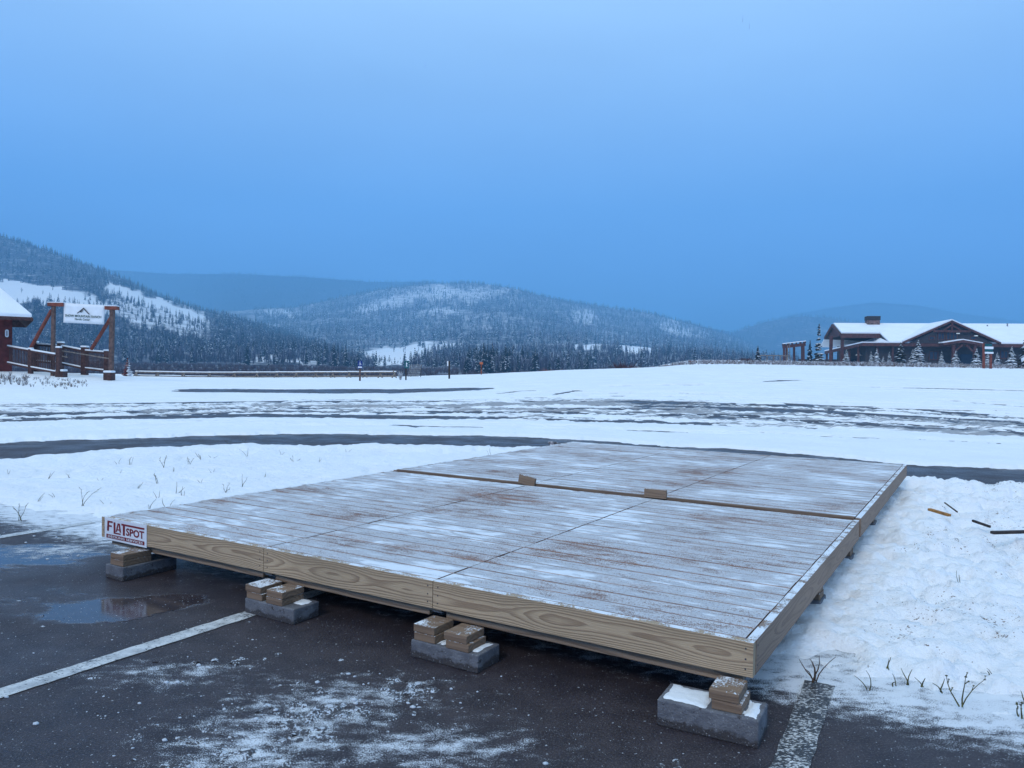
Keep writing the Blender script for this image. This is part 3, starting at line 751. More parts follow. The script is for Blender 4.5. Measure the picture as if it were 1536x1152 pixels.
lw = [(70, 712, 12, 0), (104, 711, 9, 0), (124, 748, 26, 1), (57, 742, 11, 0), (160, 748, 9, 0), (221, 760, 20, 0), (238, 718, 14, 1), (236, 737, 10, 0), (251, 752, 14, 0), (264, 734, 18, 0),
      (274, 736, 11, 0), (284, 692, 10, 1), (302, 685, 9, 1), (317, 684, 8, 0), (338, 731, 11, 1), (364, 725, 16, 0), (371, 682, 16, 0), (246, 696, 14, 1), (196, 692, 9, 1), (177, 691, 8, 0), (30, 767, 18, 1),
      (34, 682, 7, 0), (128, 681, 6, 0), (100, 680, 6, 0), (260, 703, 9, 0), (12, 705, 6, 0), (83, 738, 8, 0), (205, 725, 8, 0), (395, 712, 10, 0), (345, 665, 9, 0), (366, 663, 14, 0), (440, 690, 9, 1), (478, 690, 8, 0), (735, 685, 14, 0), (300, 720, 7, 0), (320, 706, 9, 0), (150, 715, 6, 0), (420, 680, 7, 0), (180, 705, 5, 0), (520, 676, 6, 0)]
for i, (a, b, c, k) in enumerate(lw): weed(a, b, c, k, 'thin dry weed stalk poking through the snow bank left of the platform', 'weeds in the snow left of the platform', 100+i)
rw = [(1302, 1006, 16, 0), (1364, 999, 11, 0), (1382, 1001, 5, 0), (1535, 1025, 8, 0), (1372, 815, 8, 0), (1444, 868, 18, 0), (1330, 978, 6, 0), (1410, 1010, 9, 0), (1295, 880, 7, 0), (1340, 1000, 7, 0), (1490, 990, 7, 0), (1535, 1045, 10, 1)]
for i, (a, b, c, k) in enumerate(rw): weed(a, b, c, k, 'short dry stem sticking out of the trampled snow right of the platform', 'stems in the snow right of the platform', 200+i)
weed(1222, 995, 30, 2, 'dark tangled weed clump in the snow beside the right front corner', None, 301)
weed(1442, 1030, 40, 1, 'branching seed-head weed standing at the snow edge, lower right', None, 305)
def stick(px0, py0, px1, py1, w, h, mat, name, label, cat, z=.17):
    p, q = on(px0, py0, z), on(px1, py1, z); mb = MB(); mb.beam(p, q, w, h)
    o = mb.build(name, M[mat], None, .003); return tag(o, label, cat)
stick(1394, 764, 1424, 773, .036, .022, 'debris', 'wood_scrap', 'orange-brown splintered wood scrap lying on the snow right of the platform', 'wood scrap')
stick(1417, 754, 1436, 768, .012, .012, 'weed_dark', 'twig', 'thin twig lying on the snow above the orange scrap', 'twig')
stick(1459, 781, 1485, 790, .018, .02, 'debris_dark', 'twig', 'dark twig lying on the snow near the right frame edge', 'twig', .16)
stick(1488, 799, 1560, 797, .042, .022, 'debris_dark', 'board_scrap', 'long dark board lying on the snow at the right edge', 'board')
p2 = at(831, 664, 13.2); mb = MB(); rn = random.Random(3)
for i in range(9): ico_lump(mb, Vector((p2.x+rn.uniform(-.06, .06), 13.2+rn.uniform(-.06, .06), bank_z(p2.x, 13.2)+rn.uniform(-.03, .09))), .055, rn)
tag(mb.build('plowed_lump', mat_plain('dirty_snow_lump', (.30, .28, .29), .8, .8, 14), None, smooth=True), 'dirty frozen lump of plowed snow at the lane edge behind the platform', 'snow lump')

# ------------------------------------------------------------------ vegetation generators
def conifer_arrays(seed, layers=18, br=9, rad=.24, snow=.35, droop=.35, gap=0.0):
    """unit-height conifer: whorls of flat drooping sprays, snow on some faces"""
    rn = np.random.default_rng(seed); v, f, sn, tn = [], [], [], []
    for i in range(layers):
        t = (i+.5)/layers; z = .06+.93*t; r = rad*(1-t)**.85*(1+rn.uniform(-.15, .15))+.012
        if rn.random() < gap: continue
        nb = max(4, int(br*(1-.45*t)))
        off = rn.random()*6.28
        for k in range(nb):
            a = off + 6.283*k/nb + rn.uniform(-.25, .25); L = r*rn.uniform(.6, 1.15); w = L*rn.uniform(.26, .42)+.006
            ca, sa = math.cos(a), math.sin(a); dz = -droop*L*rn.uniform(.6, 1.5); zz_ = z+rn.uniform(-.02, .02)
            b = len(v); m = .55
            v += [(0, 0, zz_+.02), (ca*L*m-sa*w, sa*L*m+ca*w, zz_+dz*.45-.008), (ca*L, sa*L, zz_+dz), (ca*L*m+sa*w, sa*L*m-ca*w, zz_+dz*.45-.008), (ca*L*m, sa*L*m, zz_+dz*.35+.016), (ca*L*.5, sa*L*.5, zz_+dz*.6-.035)]
            f += [(b, b+1, b+4), (b+1, b+2, b+4), (b+2, b+3, b+4), (b+3, b, b+4), (b+1, b+5, b+2), (b+2, b+5, b+3)]
            s_ = float(rn.random() < snow)*rn.uniform(.5, 1)
            sn += [s_*rn.uniform(.3, 1), s_, s_, s_*rn.uniform(.3, 1), 0, 0]; tt = rn.random(); tn += [tt]*6
    b = len(v); v += [(0, 0, 1.0), (.015, 0, .9), (-.008, .013, .9), (-.008, -.013, .9)]; f += [(b, b+1, b+2), (b, b+2, b+3), (b, b+3, b+1)]; sn += [0, .3, 0]; tn += [.3]*3
    return np.array(v), np.array(f), np.array(sn), np.array(tn)
def trunk_mb(h, r, z0=-.05): return MB().cyl((0, 0, z0*h), (0, 0, h*.9), r, r*.15, 6)
def twig_arrays(seed, n=26, spread=.45, w=.02, base=.25, up=1.0):
    rn = np.random.default_rng(seed); v, f, sn, tn = [], [], [], []
    for i in range(n):
        a = rn.random()*6.28; z0 = rn.uniform(0, base); z1 = min(1.0, z0+rn.uniform(.35, .8)*up); L = spread*rn.uniform(.15, 1)*(1-.3*z1); p0 = np.array([0.08*spread*math.cos(a), .08*spread*math.sin(a), z0]); p1 = np.array([L*math.cos(a), L*math.sin(a), z1])
        b = a+rn.uniform(.6, 2.5); s = np.array([math.cos(b)*w, math.sin(b)*w, 0])*rn.uniform(.6, 1.4); k = len(v)
        v += [p0-s*.5, p0+s*.5, p1]; f += [(k, k+1, k+2)]; sn.append(float(rn.random() < .18)*.8); tn.append(rn.random())
        m = (p0+p1)/2; q = m+np.array([math.cos(b)*L*.4, math.sin(b)*L*.4, .22]); k = len(v); v += [m-s*.4, m+s*.4, q]; f += [(k, k+1, k+2)]; sn.append(float(rn.random() < .22)*.8); tn.append(rn.random())
    return np.array(v), np.array(f), np.array(sn), np.array(tn)
def scatter(name, temps, P, Hs, Ws, mat, label, cat, snow_mul=None, tone=None):
    """many small plants as one mesh: far woods that read as one mass"""
    VV, FF, SN, TN = [], [], [], []; off = 0; n = len(P); which = RNG.integers(0, len(temps), n)
    for ti, (v, f, sn, tn) in enumerate(temps):
        idx = np.where(which == ti)[0]
        if not len(idx): continue
        a = RNG.random(len(idx))*6.283; c, s = np.cos(a)[:, None], np.sin(a)[:, None]
        x = (v[None, :, 0]*c - v[None, :, 1]*s)*Ws[idx][:, None]; y = (v[None, :, 0]*s + v[None, :, 1]*c)*Ws[idx][:, None]; z = v[None, :, 2]*Hs[idx][:, None]
        w = np.stack([x, y, z], 2) + P[idx][:, None, :]
        VV.append(w.reshape(-1, 3)); FF.append((f[None] + (np.arange(len(idx))*len(v))[:, None, None] + off).reshape(-1, 3)); off += len(idx)*len(v)
        sm = RNG.random((len(idx), 1))*1.3 if snow_mul is None else snow_mul[idx][:, None]
        SN.append(np.clip(sn[None]*sm, 0, 1).ravel()); tt = RNG.random((len(idx), 1)) if tone is None else tone[idx][:, None]
        TN.append((tn[None]*.5 + tt*.5).ravel())
    o = link_mesh(name, np.concatenate(VV), np.concatenate(FF), mat, None, False, {'snow': ('FACE', 'FLOAT', np.concatenate(SN)), 'tone': ('FACE', 'FLOAT', np.concatenate(TN))})
    return tag(o, label, cat, kind='stuff')

# ------------------------------------------------------------------ hills
def hill_fn(rows, amp):
    Ys = np.array([r[0] for r in rows])
    def fn(px, Y):
        py = np.stack([np.interp(px, [p[0] for p in r[1]], [p[1] for p in r[1]]) for r in rows], 0)
        out = np.empty_like(px); j = np.clip(np.searchsorted(Ys, Y)-1, 0, len(Ys)-2); t = np.clip((Y-Ys[j])/(Ys[j+1]-Ys[j]), 0, 1)
        i = np.arange(len(px)); out = py[j, i]*(1-t) + py[j+1, i]*t
        p = at_np(px, out, Y)
        k = np.clip((Y-Ys[1])/(Ys[2]-Ys[1]), 0, 1)
        p[:, 2] += (fbm(p[:, 0]/180, p[:, 1]/180, 5)-.5)*amp*k
        return p, out
    return fn
def inpoly(px, py, poly):
    c = np.zeros(len(px), bool); n = len(poly)
    for i in range(n):
        (x1, y1), (x2, y2) = poly[i], poly[(i+1) % n]
        with np.errstate(divide='ignore', invalid='ignore'):
            k = ((y1 > py) != (y2 > py)) & (px < (x2-x1)*(py-y1)/(y2-y1+1e-9)+x1)
        c ^= k
    return c
def softpoly(px, py, pl, k=1.0):
    t = 0
    wx = (fbm(px/22, py/9, 301)-.5)*44*k; wy = (fbm(px/22, py/9, 302)-.5)*26*k
    for dx, dy in ((0, 0), (9, 0), (-9, 0), (0, 4), (0, -4), (5, 2), (-5, -2), (16, 2), (-16, -1)): t = t + inpoly(px+wx+dx*k, py+wy+dy*k, pl)
    return t/9.0
H1 = [(400, [(-700, 548), (0, 555), (768, 568), (1700, 583)]),
      (440, [(-700, 549), (0, 548), (200, 549), (400, 550), (560, 552), (760, 556)]),
      (620, [(-700, 500), (0, 514), (100, 521), (200, 527), (300, 531), (400, 532), (470, 534), (540, 544), (600, 556), (760, 560)]),
      (900, [(-700, 420), (0, 458), (100, 462), (200, 478), (300, 496), (400, 510), (480, 524), (540, 542), (600, 558), (760, 565)]),
      (1300, [(-700, 260), (0, 412), (100, 414), (200, 432), (300, 468), (400, 497), (480, 518), (540, 541), (600, 560), (760, 568)]),
      (1700, [(-700, 60), (-150, 290), (0, 351), (60, 371), (120, 395), (180, 417), (230, 440), (300, 468), (380, 490), (460, 508), (520, 527), (560, 548), (640, 568), (760, 575)]),
      (2400, [(-700, 150), (0, 440), (200, 500), (300, 540), (500, 570), (760, 590)])]
H3 = [(400, [(-700, 548), (0, 555), (768, 568), (1700, 583)]),
      (440, [(200, 552), (600, 553), (700, 550), (900, 551), (1150, 556), (1700, 562)]),
      (800, [(200, 548), (540, 541), (600, 535), (680, 532), (800, 531), (900, 529), (980, 533), (1150, 546), (1300, 560), (1700, 566)]),
      (1100, [(200, 535), (540, 523), (600, 521), (680, 516), (800, 516), (860, 517), (980, 526), (1100, 541), (1250, 560), (1700, 570)]),
      (2000, [(200, 500), (540, 484), (650, 472), (760, 472), (900, 491), (1000, 502), (1100, 523), (1150, 540), (1250, 562), (1700, 575)]),
      (2900, [(200, 470), (440, 462), (540, 441), (620, 428), (700, 423), (760, 431), (850, 451), (960, 468), (1050, 489), (1110, 509), (1160, 532), (1250, 565), (1700, 580)]),
      (3800, [(200, 560), (700, 520), (1100, 570), (1700, 590)])]
H2 = [(3300, [(-600, 520), (1300, 530)]), (4300, [(-600, 470), (0, 440), (150, 424), (200, 409), (280, 411), (360, 411), (450, 415), (560, 423), (640, 422), (720, 427), (800, 441), (1000, 482), (1300, 530)]), (5200, [(-600, 540), (300, 520), (1300, 560)])]
H6 = [(4860, [(-600, 500), (900, 510)]), (6210, [(-600, 400), (0, 400), (180, 403), (260, 409), (330, 416), (420, 430), (900, 500)]), (7560, [(-600, 500), (900, 540)])]
H4 = [(4350, [(800, 545), (2400, 545)]), (6000, [(800, 535), (1000, 512), (1110, 494), (1180, 472), (1250, 460), (1310, 452), (1380, 457), (1440, 469), (1536, 482), (1750, 470), (2000, 440), (2400, 440)]), (7800, [(800, 550), (1300, 520), (2400, 520)])]
H5 = [(2470, [(900, 552), (2400, 556)]), (3510, [(900, 545), (1050, 530), (1090, 506), (1110, 494), (1150, 481), (1200, 473), (1240, 475), (1300, 486), (1400, 503), (1536, 518), (2000, 500), (2400, 480)]), (4550, [(900, 560), (1200, 540), (2400, 540)])]
CL1 = [[(-120, 408), (0, 418), (60, 428), (110, 438), (155, 452), (140, 462), (60, 456), (-120, 452)], [(160, 419), (200, 431), (250, 450), (312, 476), (300, 486), (250, 470), (205, 456), (165, 438)]]
CL1b = [[(380, 531), (470, 533), (480, 546), (385, 546)], [(60, 425), (320, 480), (300, 505), (220, 490), (150, 465)]]
CL3 = [[(545, 524), (620, 519), (678, 514), (690, 519), (640, 530), (620, 546), (545, 546)], [(860, 517), (905, 518), (985, 527), (975, 533), (905, 526), (858, 522)]]
CL3b = [[(520, 470), (600, 440), (660, 430), (760, 432), (775, 445), (700, 455), (640, 452), (560, 470)], [(640, 466), (690, 462), (690, 474), (640, 476)], [(980, 480), (1050, 495), (1060, 508), (990, 498)], [(380, 455), (430, 455), (440, 478), (390, 478)], [(860, 468), (900, 470), (900, 485), (860, 485)]]
def build_hill(rows, amp, pxr, npx, nY, cl_hard, cl_soft, base):
    fn = hill_fn(rows, amp); Ys = np.linspace(rows[0][0], rows[-1][0], nY); pxs = np.linspace(*pxr, npx)
    A, B_ = np.meshgrid(pxs, Ys); p, py = fn(A.ravel(), B_.ravel())
    c = np.full(len(p), base)
    for pl in cl_soft: c = np.maximum(c, base + (.58-base)*softpoly(A.ravel(), py, pl))
    for pl in cl_hard: c = np.maximum(c, base + (1.0-base)*softpoly(A.ravel(), py, pl, .5))
    tag(link_mesh('hill', p, grid_faces(nY, npx), M['hill'], None, True, {'clear': ('POINT', 'FLOAT', c)}), kind='structure')
    return fn
fn1 = build_hill(H1, 12, (-700, 760), 420, 200, CL1, CL1b, .22)
fn3 = build_hill(H3, 14, (200, 1700), 420, 200, CL3, CL3b, .34)
fn2 = build_hill(H2, 20, (-600, 1300), 160, 60, [], [], .10)
fn6 = build_hill(H6, 20, (-600, 900), 90, 40, [], [], .2)
fn4 = build_hill(H4, 20, (800, 2400), 120, 50, [], [], .15)
fn5 = build_hill(H5, 20, (900, 2400), 120, 50, [], [], .2)

FARCON = [conifer_arrays(s, 9, 6, .20, .30, .5) for s in range(5)]
ASP = [twig_arrays(40+s, 15, .32, .035, .35) for s in range(4)]
def forest(fn, n, pxr, Yr, hr, cl_hard, cl_soft, temps, mat, name, label, wr=(.8, 1.25), keep_hard=.02, keep_soft=.3, ridge=None, pw=1.0, snow=1.0):
    px = RNG.uniform(*pxr, n); Y = Yr[0] + (Yr[1]-Yr[0])*RNG.random(n)**pw
    if ridge: k = RNG.random(n) < ridge[1]; Y[k] = ridge[0]+RNG.normal(0, 22, k.sum())
    p, py = fn(px, Y); keep = np.ones(n); den = fbm(p[:, 0]/90, p[:, 1]/90, 8)
    keep *= .55+.9*sstep((den-.3)/.35)
    for pl in cl_soft: keep *= 1-(1-keep_soft)*softpoly(px, py, pl)
    for pl in cl_hard: keep = np.minimum(keep, 1-(1-keep_hard)*softpoly(px, py, pl, .5))
    k = RNG.random(n) < keep; p = p[k]; n = len(p); h = RNG.uniform(*hr, n)*(.8+.5*RNG.random(n)); p[:, 2] -= .4
    return scatter(name, temps, p, h, h*RNG.uniform(*wr, n), mat, label, 'forest', snow_mul=RNG.random(n)*1.5*snow)
forest(fn1, 6500, (-260, 620), (560, 1720), (8, 13), CL1, CL1b, FARCON, M['conifer'], 'forest', 'dark conifer forest covering the steep hill on the left', ridge=(1690, .12), pw=.8)
forest(fn1, 5200, (-200, 560), (470, 1250), (6, 10), CL1, CL1b, ASP, M['aspen'], 'aspen_forest', 'bare grey-purple aspen woods on the lower slope of the left hill', wr=(.7, 1.0), pw=1.1)
forest(fn3, 8500, (380, 1260), (1000, 2940), (9, 16), CL3, CL3b, FARCON, M['conifer'], 'forest', 'conifer forest covering the broad middle hill with pale snowy crest', ridge=(2880, .10), pw=.7, snow=2.4)
forest(fn3, 6000, (480, 1250), (1100, 2800), (7, 12), CL3, CL3b, ASP, M['aspen_frost'], 'aspen_forest', 'bare aspen woods on the broad middle hill', wr=(.7, 1.0), pw=.8)
forest(fn2, 3200, (100, 1000), (3600, 4320), (12, 20), [], [], FARCON, M['conifer'], 'forest', 'hazy conifer forest on the dark ridge behind the middle hill', ridge=(4280, .2), keep_soft=1)
forest(fn5, 2200, (1050, 1700), (2900, 3540), (9, 14), [], [], FARCON, M['conifer'], 'forest', 'faint conifer forest on the low ridge behind the lodge', ridge=(3500, .2))
forest(fn4, 1800, (1050, 1700), (5000, 6030), (10, 15), [], [], FARCON, M['conifer'], 'forest', 'faintest conifer forest on the farthest ridge at right', ridge=(5990, .2))

# aspen and mixed woods on the valley floor across the middle and the willow flat
fx3 = [[(400, 500), (690, 500), (690, 519), (640, 531), (600, 566), (400, 560)], CL3[1]]
forest(fn3, 2000, (590, 1200), (440, 1000), (6, 10), CL3[:1]+fx3, [], ASP, M['aspen'], 'aspen_forest', 'bare aspen woods on the low rise below the middle hill', wr=(.7, 1.0))
forest(fn3, 850, (590, 1200), (450, 1000), (7, 11), CL3[:1]+fx3, [], FARCON, M['conifer'], 'forest', 'scattered dark conifers on the low rise below the middle hill')
n = 1500; px = RNG.uniform(690, 1180, n); Y = RNG.uniform(330, 620, n); x = (px-768)/F0*Y; P = np.stack([x, Y, zg(x, Y)-.3], 1); h = RNG.uniform(5, 9.5, n)*np.interp(px, [690, 760, 900, 1000, 1180], [1.0, 1.15, .9, .62, .55])
scatter('aspen_grove', ASP, P, h, h*RNG.uniform(.7, 1, n), M['aspen'], 'bare grey aspen grove on the valley floor behind the snow field', 'grove')
WIL = [twig_arrays(60+s, 16, .55, .035, .15) for s in range(4)]
n = 6500; px = RNG.uniform(-250, 900, n); Y = np.exp(RNG.uniform(math.log(92), math.log(455), n)); x = (px-768)/F0*Y
k = ~((px > 690) & (Y < 200)); px, Y, x = px[k], Y[k], x[k]; n = len(Y)
P = np.stack([x, Y, zg(x, Y)-.1], 1); h = RNG.uniform(1.2, 2.2, n)*np.where(Y > 300, 1.25, 1)
scatter('willow_thicket', WIL, P, h, h*RNG.uniform(1.0, 1.7, n)*np.sqrt(Y/200), M['willow'], 'purple-brown bare willow thicket filling the valley floor beyond the rail fence', 'thicket', snow_mul=RNG.random(n)*.35)
n = 3600; px = RNG.uniform(835, 1900, n); Y = RNG.uniform(76, 116, n); x = (px-768)/F0*Y
k = RNG.random(n) < sstep((px-835)/60); x, Y, px = x[k], Y[k], px[k]; n = len(x)
P = np.stack([x, Y, zg(x, Y)-.05], 1); h = RNG.uniform(.25, .6, n)
BR = [twig_arrays(80+s, 14, .6, .06, .2) for s in range(4)]
for b in BR: b[2][:] = np.minimum(1, b[2]*2.2 + (np.arange(len(b[2])) % 3 == 0)*.8)
scatter('snowy_brush', BR, P, h, h*RNG.uniform(1.0, 1.8, n), M['brush'], 'low snow-dusted brush along the far edge of the snow field', 'brush')

# ------------------------------------------------------------------ individual conifers
def make_conifer(name, label, cat, group, seed, mat, layers, br, rad, snow, trunk=.018, gap=0.0, droop=.35):
    t = thing(name, label, cat, (0, 0, -50), group)
    v, f, sn, tn = conifer_arrays(seed, layers, br, rad, snow, droop, gap)
    link_mesh('crown', v, f, mat, t, False, {'snow': ('FACE', 'FLOAT', sn), 'tone': ('FACE', 'FLOAT', tn)})
    trunk_mb(1.0, trunk).build('trunk', M['bark'], t); return t
GRP = 'conifers across the valley'; LABC = 'slim dark snow-dusted conifer among the trees across the valley'
protos = [make_conifer('conifer', LABC, 'tree', GRP, 500+s, M['conifer'], 16, 8, (.17, .2, .15, .22)[s], .28) for s in range(4)]
used = set()
def place(pro, loc, h, label=None, rz=None):
    i = id(pro)
    if i not in used:
        used.add(i); t = pro; t.location = loc; t.scale = (h, h, h); t.rotation_euler = (0, 0, random.uniform(0, 6))
        if label: t['label'] = label
        return t
    return dup(pro, loc, random.uniform(0, 6), h, label)
rn = random.Random(21); cnt = 0
while cnt < 125:                        # on and at the foot of the left hill
    px = rn.choice((rn.uniform(170, 560), rn.uniform(420, 545))); Y = rn.uniform(455, 720)
    p, py = fn1(np.array([px]), np.array([Y]))
    if inpoly(np.array([px]), py, CL1b[0])[0] and rn.random() < .9: continue
    if px > 545 - (Y-455)*.05: continue
    place(rn.choice(protos), Vector(p[0])-Vector((0, 0, .3)), rn.uniform(8.0, 13.5)*(.7 if px > 520 else 1)); cnt += 1
for (px, Y, h) in ((519, 455, 10.5), (531, 470, 6.5), (606, 560, 9.0), (617, 575, 6.5), (631, 590, 4.5), (403, 450, 5.5), (425, 452, 4.5), (449, 456, 5.0), (556, 640, 4.0)):
    p, py = fn3(np.array([float(px)]), np.array([float(Y)])) if px > 550 else fn1(np.array([float(px)]), np.array([float(Y)]))
    place(protos[cnt % 4], Vector(p[0])-Vector((0, 0, .2)), h); cnt += 1
for i in range(110):                     # belt across the middle
    px = rn.choice((rn.uniform(690, 870), rn.uniform(690, 1120), rn.uniform(700, 760))); Y = rn.uniform(300, 480)
    p = ground_at(px, Y); lim = np.interp(px, [690, 740, 850, 950, 1050, 1120], [13, 15, 12.5, 9.5, 7.5, 7]); place(rn.choice(protos), p-Vector((0, 0, .3)), rn.uniform(.5, 1.0)*lim*Y/400)

# trees standing by the lodge
SP = [make_conifer('snowy_spruce', 'x', 'tree', 'young spruces in front of the lodge', 600+s, M['spruce_snow'], 13, 10, (.34, .30, .38)[s], .85, .03) for s in range(3)]
def zpx(zx, zy): return 1200+zx/4.571, 450+zy/4.571
lodge_trees = [(315, 335, 430, 'narrow young snowy spruce left of the porch lamp, in front of the porch posts'), (485, 345, 425, 'left one of the paired snowy spruces beside the porch lamp'), (522, 328, 425, 'right one of the paired snowy spruces beside the porch lamp'),
    (568, 385, 432, 'smallest snowy spruce, at the foot of the dark rounded tree'), (610, 350, 435, 'squat young snowy spruce directly left of the dark rounded tree'), (770, 332, 440, 'broad snowy spruce directly right of the dark rounded tree'), (806, 268, 440, 'tallest slim snowy spruce in front of the lodge wall, tip reaching the eave'),
    (968, 345, 448, 'lone snowy spruce below the left half of the big gable'), (1065, 338, 445, 'lone snowy spruce left of the entrance posts'), (1207, 325, 462, 'thick snowy spruce just left of the two-post road sign'),
    (1283, 340, 458, 'snowy spruce standing behind the two-post road sign'), (1350, 352, 462, 'snowy spruce just right of the two-post road sign'), (1448, 312, 462, 'wide snowy spruce between the road sign and the big spruce at the frame edge')]
for i, (zx, zt, zb, lab) in enumerate(lodge_trees):
    px, pt = zpx(zx, zt); _, pb = zpx(zx, zb); Y = 112 - (pb-545)*1.6; g = ground_at(px, Y); top = at(px, pt, Y).z
    place(SP[i % 3], g-Vector((0, 0, .05)), max(1.2, top-g.z), lab)
def solo(name, label, px, pt, Y, seed, mat, layers, br, rad, snow, gap=0, droop=.35):
    g = ground_at(px, Y); h = at(px, pt, Y).z-g.z; t = make_conifer(name, label, 'tree', None, seed, mat, layers, br, rad, snow, .02, gap, droop); t.location = g; t.scale = (h, h, h); return t
solo('snowy_spruce', 'big dark spruce cut by the right frame edge, branches laden with snow', 1541, 496, 88, 701, M['spruce_snow'], 16, 12, .36, .5, 0, .5)
solo('pine_tree', 'dark rounded pine with little snow in front of the lodge wall', 1350, 513, 109, 702, M['spruce_snow'], 14, 13, .36, .22, 0, .1)
solo('ragged_pine', 'tall ragged brown pine standing left of the lodge gable', 1227, 484, 120, 703, M['spruce_snow'], 15, 8, .15, .4, .22, .1)
solo('spruce', 'slim dark spruce between the pergola and the ragged pine', 1214, 510, 128, 704, M['conifer'], 15, 9, .2, .25)
solo('spruce', 'lone small dark spruce left of the pergola on the field edge', 1136, 518, 118, 705, M['conifer'], 14, 10, .26, .3)
def shrub(px, pyt, Y, w, mat, label, seed, n=40):
    g = ground_at(px, Y); h = max(.5, at(px, pyt, Y).z-g.z); v, f, sn, tn = twig_arrays(seed, n, .5, .03, .15); v = v*np.array([w, w, h])
    o = link_mesh('bare_shrub', v, f, M[mat], None, False, {'snow': ('FACE', 'FLOAT', sn), 'tone': ('FACE', 'FLOAT', tn)}); o.location = g; tag(o, label, 'shrub')
shrub(828, 549, 74, 4.5, 'twig_red', 'low rust-orange bare shrub on the field edge left of the brush', 901, 70)
shrub(812, 546, 76, 1.6, 'twig_red', 'small upright orange shrub at the left end of the brush line', 902, 26)
shrub(937, 534, 96, 7.5, 'twig_purple', 'wide dark-red bare bush rising above the snowy brush', 903, 160)
shrub(1118, 535, 112, 4.0, 'twig_purple', 'dark bare bush beside the lone spruce on the field edge', 904, 90)
shrub(1037, 541, 90, 1.6, 'twig_red', 'small reddish bush in the snowy brush left of the lone spruce', 905, 30)

# ------------------------------------------------------------------ the lodge
LB = Vector((0, 0, 0)); GB = 3.15
yaw = R(-11.5); la = Vector((math.cos(yaw), math.sin(yaw), 0)); lb = Vector((-math.sin(yaw), math.cos(yaw), 0))
LO = at(1296, 514, 131); LO.z = 0                    # front left eave corner
lodge = thing('lodge', 'long dark timber lodge with snowy roof, big front gable and stone chimney', 'building', Vector((LO.x, LO.y, GB)))
def lp(a, b, z): return Vector((LO.x, LO.y, 0)) + la*a + lb*b + UZ*z
def solve_a(px, b, z):       # facade coordinate seen at column px on plane b
    lo, hi = -40, 80
    for _ in range(50):
        mid = (lo+hi)/2; p = lp(mid, b, z); q = p-CAM; k = F0/q.dot(_f); x = 768+q.dot(_r)*k
        if x < px: lo = mid
        else: hi = mid
    return lo
def zat(px, py, b):          # height seen at (px,py) on plane b
    z = 6.0
    for _ in range(4): a = solve_a(px, b, z); z = at(px, py, lp(a, b, z).y).z
    return z
ZE = zat(1330, 514.5, 0); RB = 13.0; ZR = zat(1400, 487, RB); aE = 62.0
aL = solve_a(1249, RB, ZR)                            # left end of the ridge
sl = (ZR-ZE)/RB
def roof_slab(mb, pts, th): mb.prism(pts, (0, 0, -th))
wall = MB()
w0 = 1.2
wall.prism([lp(0.6, w0, GB-1), lp(aE, w0, GB-1), lp(aE, w0, ZE+w0*sl-.15), lp(0.6, w0, ZE+w0*sl-.15)], lb*.3)
wall.prism([lp(0.6, w0+.3, GB-1), lp(0.9, w0+.3, GB-1), lp(.9, w0+.3, ZE+.1), lp(.6, w0+.3, ZE+.1)], lb*22)
wall.prism([lp(.6, 24, GB-1), lp(aE, 24, GB-1), lp(aE, 24, ZE+.2), lp(.6, 24, ZE+.2)], lb*.3)
wall.build('wall', M['lodge_wall'], lodge)
aM = solve_a(1319, 6.5, ZE+6.5*sl)                    # where the tall open porch roof ends
rf = MB(); zb = RB
bl_ = (zat(1257, 504.3, 6.2)-0)                       # eave of the open porch
bE = 6.0
rf.prism([lp(aL, bE, ZE+bE*sl), lp(aM, bE, ZE+bE*sl), lp(aM, RB, ZR), lp(aL, RB, ZR)], (0, 0, -.42))
rf.prism([lp(aM, -.1, ZE), lp(aE, -.1, ZE), lp(aE, RB, ZR), lp(aM, RB, ZR)], (0, 0, -.42))
rf.prism([lp(aL, RB, ZR), lp(aE, RB, ZR), lp(aE, 2*RB+.3, ZE), lp(aL, 2*RB-6, ZE+6*sl)], (0, 0, -.42))
# low porch roof running back round the left end
c1 = lp(-.3, -.1, ZE); c2 = at(1237, 527, 146); c3 = lp(aM, -.1, ZE); c4 = lp(aM, bE+1.0, ZE+(bE)*sl-.7); c5 = at(1262, 522, 148)
rf.prism([c1, c3, c4, c5, c2], (0, 0, -.35))
roof = rf.build('roof', M['lodge_dark'], lodge)
sn = MB()
ov = .02
sn.prism([lp(aL+.15, bE+.2, ZE+(bE+.2)*sl+.25), lp(aM, bE+.2, ZE+(bE+.2)*sl+.25), lp(aM, RB, ZR+.25), lp(aL+.15, RB, ZR+.25)], (0, 0, -.235))
sn.prism([lp(aM+.01, 0, ZE+.25), lp(aE, 0, ZE+.25), lp(aE, RB, ZR+.252), lp(aM+.01, RB, ZR+.252)], (0, 0, -.237))
sn.prism([lp(aL+.15, RB+.01, ZR+.25), lp(aE, RB+.01, ZR+.25), lp(aE, 2*RB, ZE+.25), lp(aL+.15, 2*RB, ZE+.25)], (0, 0, -.2))
u_ = Vector((0, 0, .2))
sn.prism([c1+u_+lb*.2, c3+u_+lb*.2-la*.01, c4+u_-la*.01, c5+u_, c2+u_+lb*.2], (0, 0, -.19))
sn.build('roof_snow', M['roof_snow'], roof)
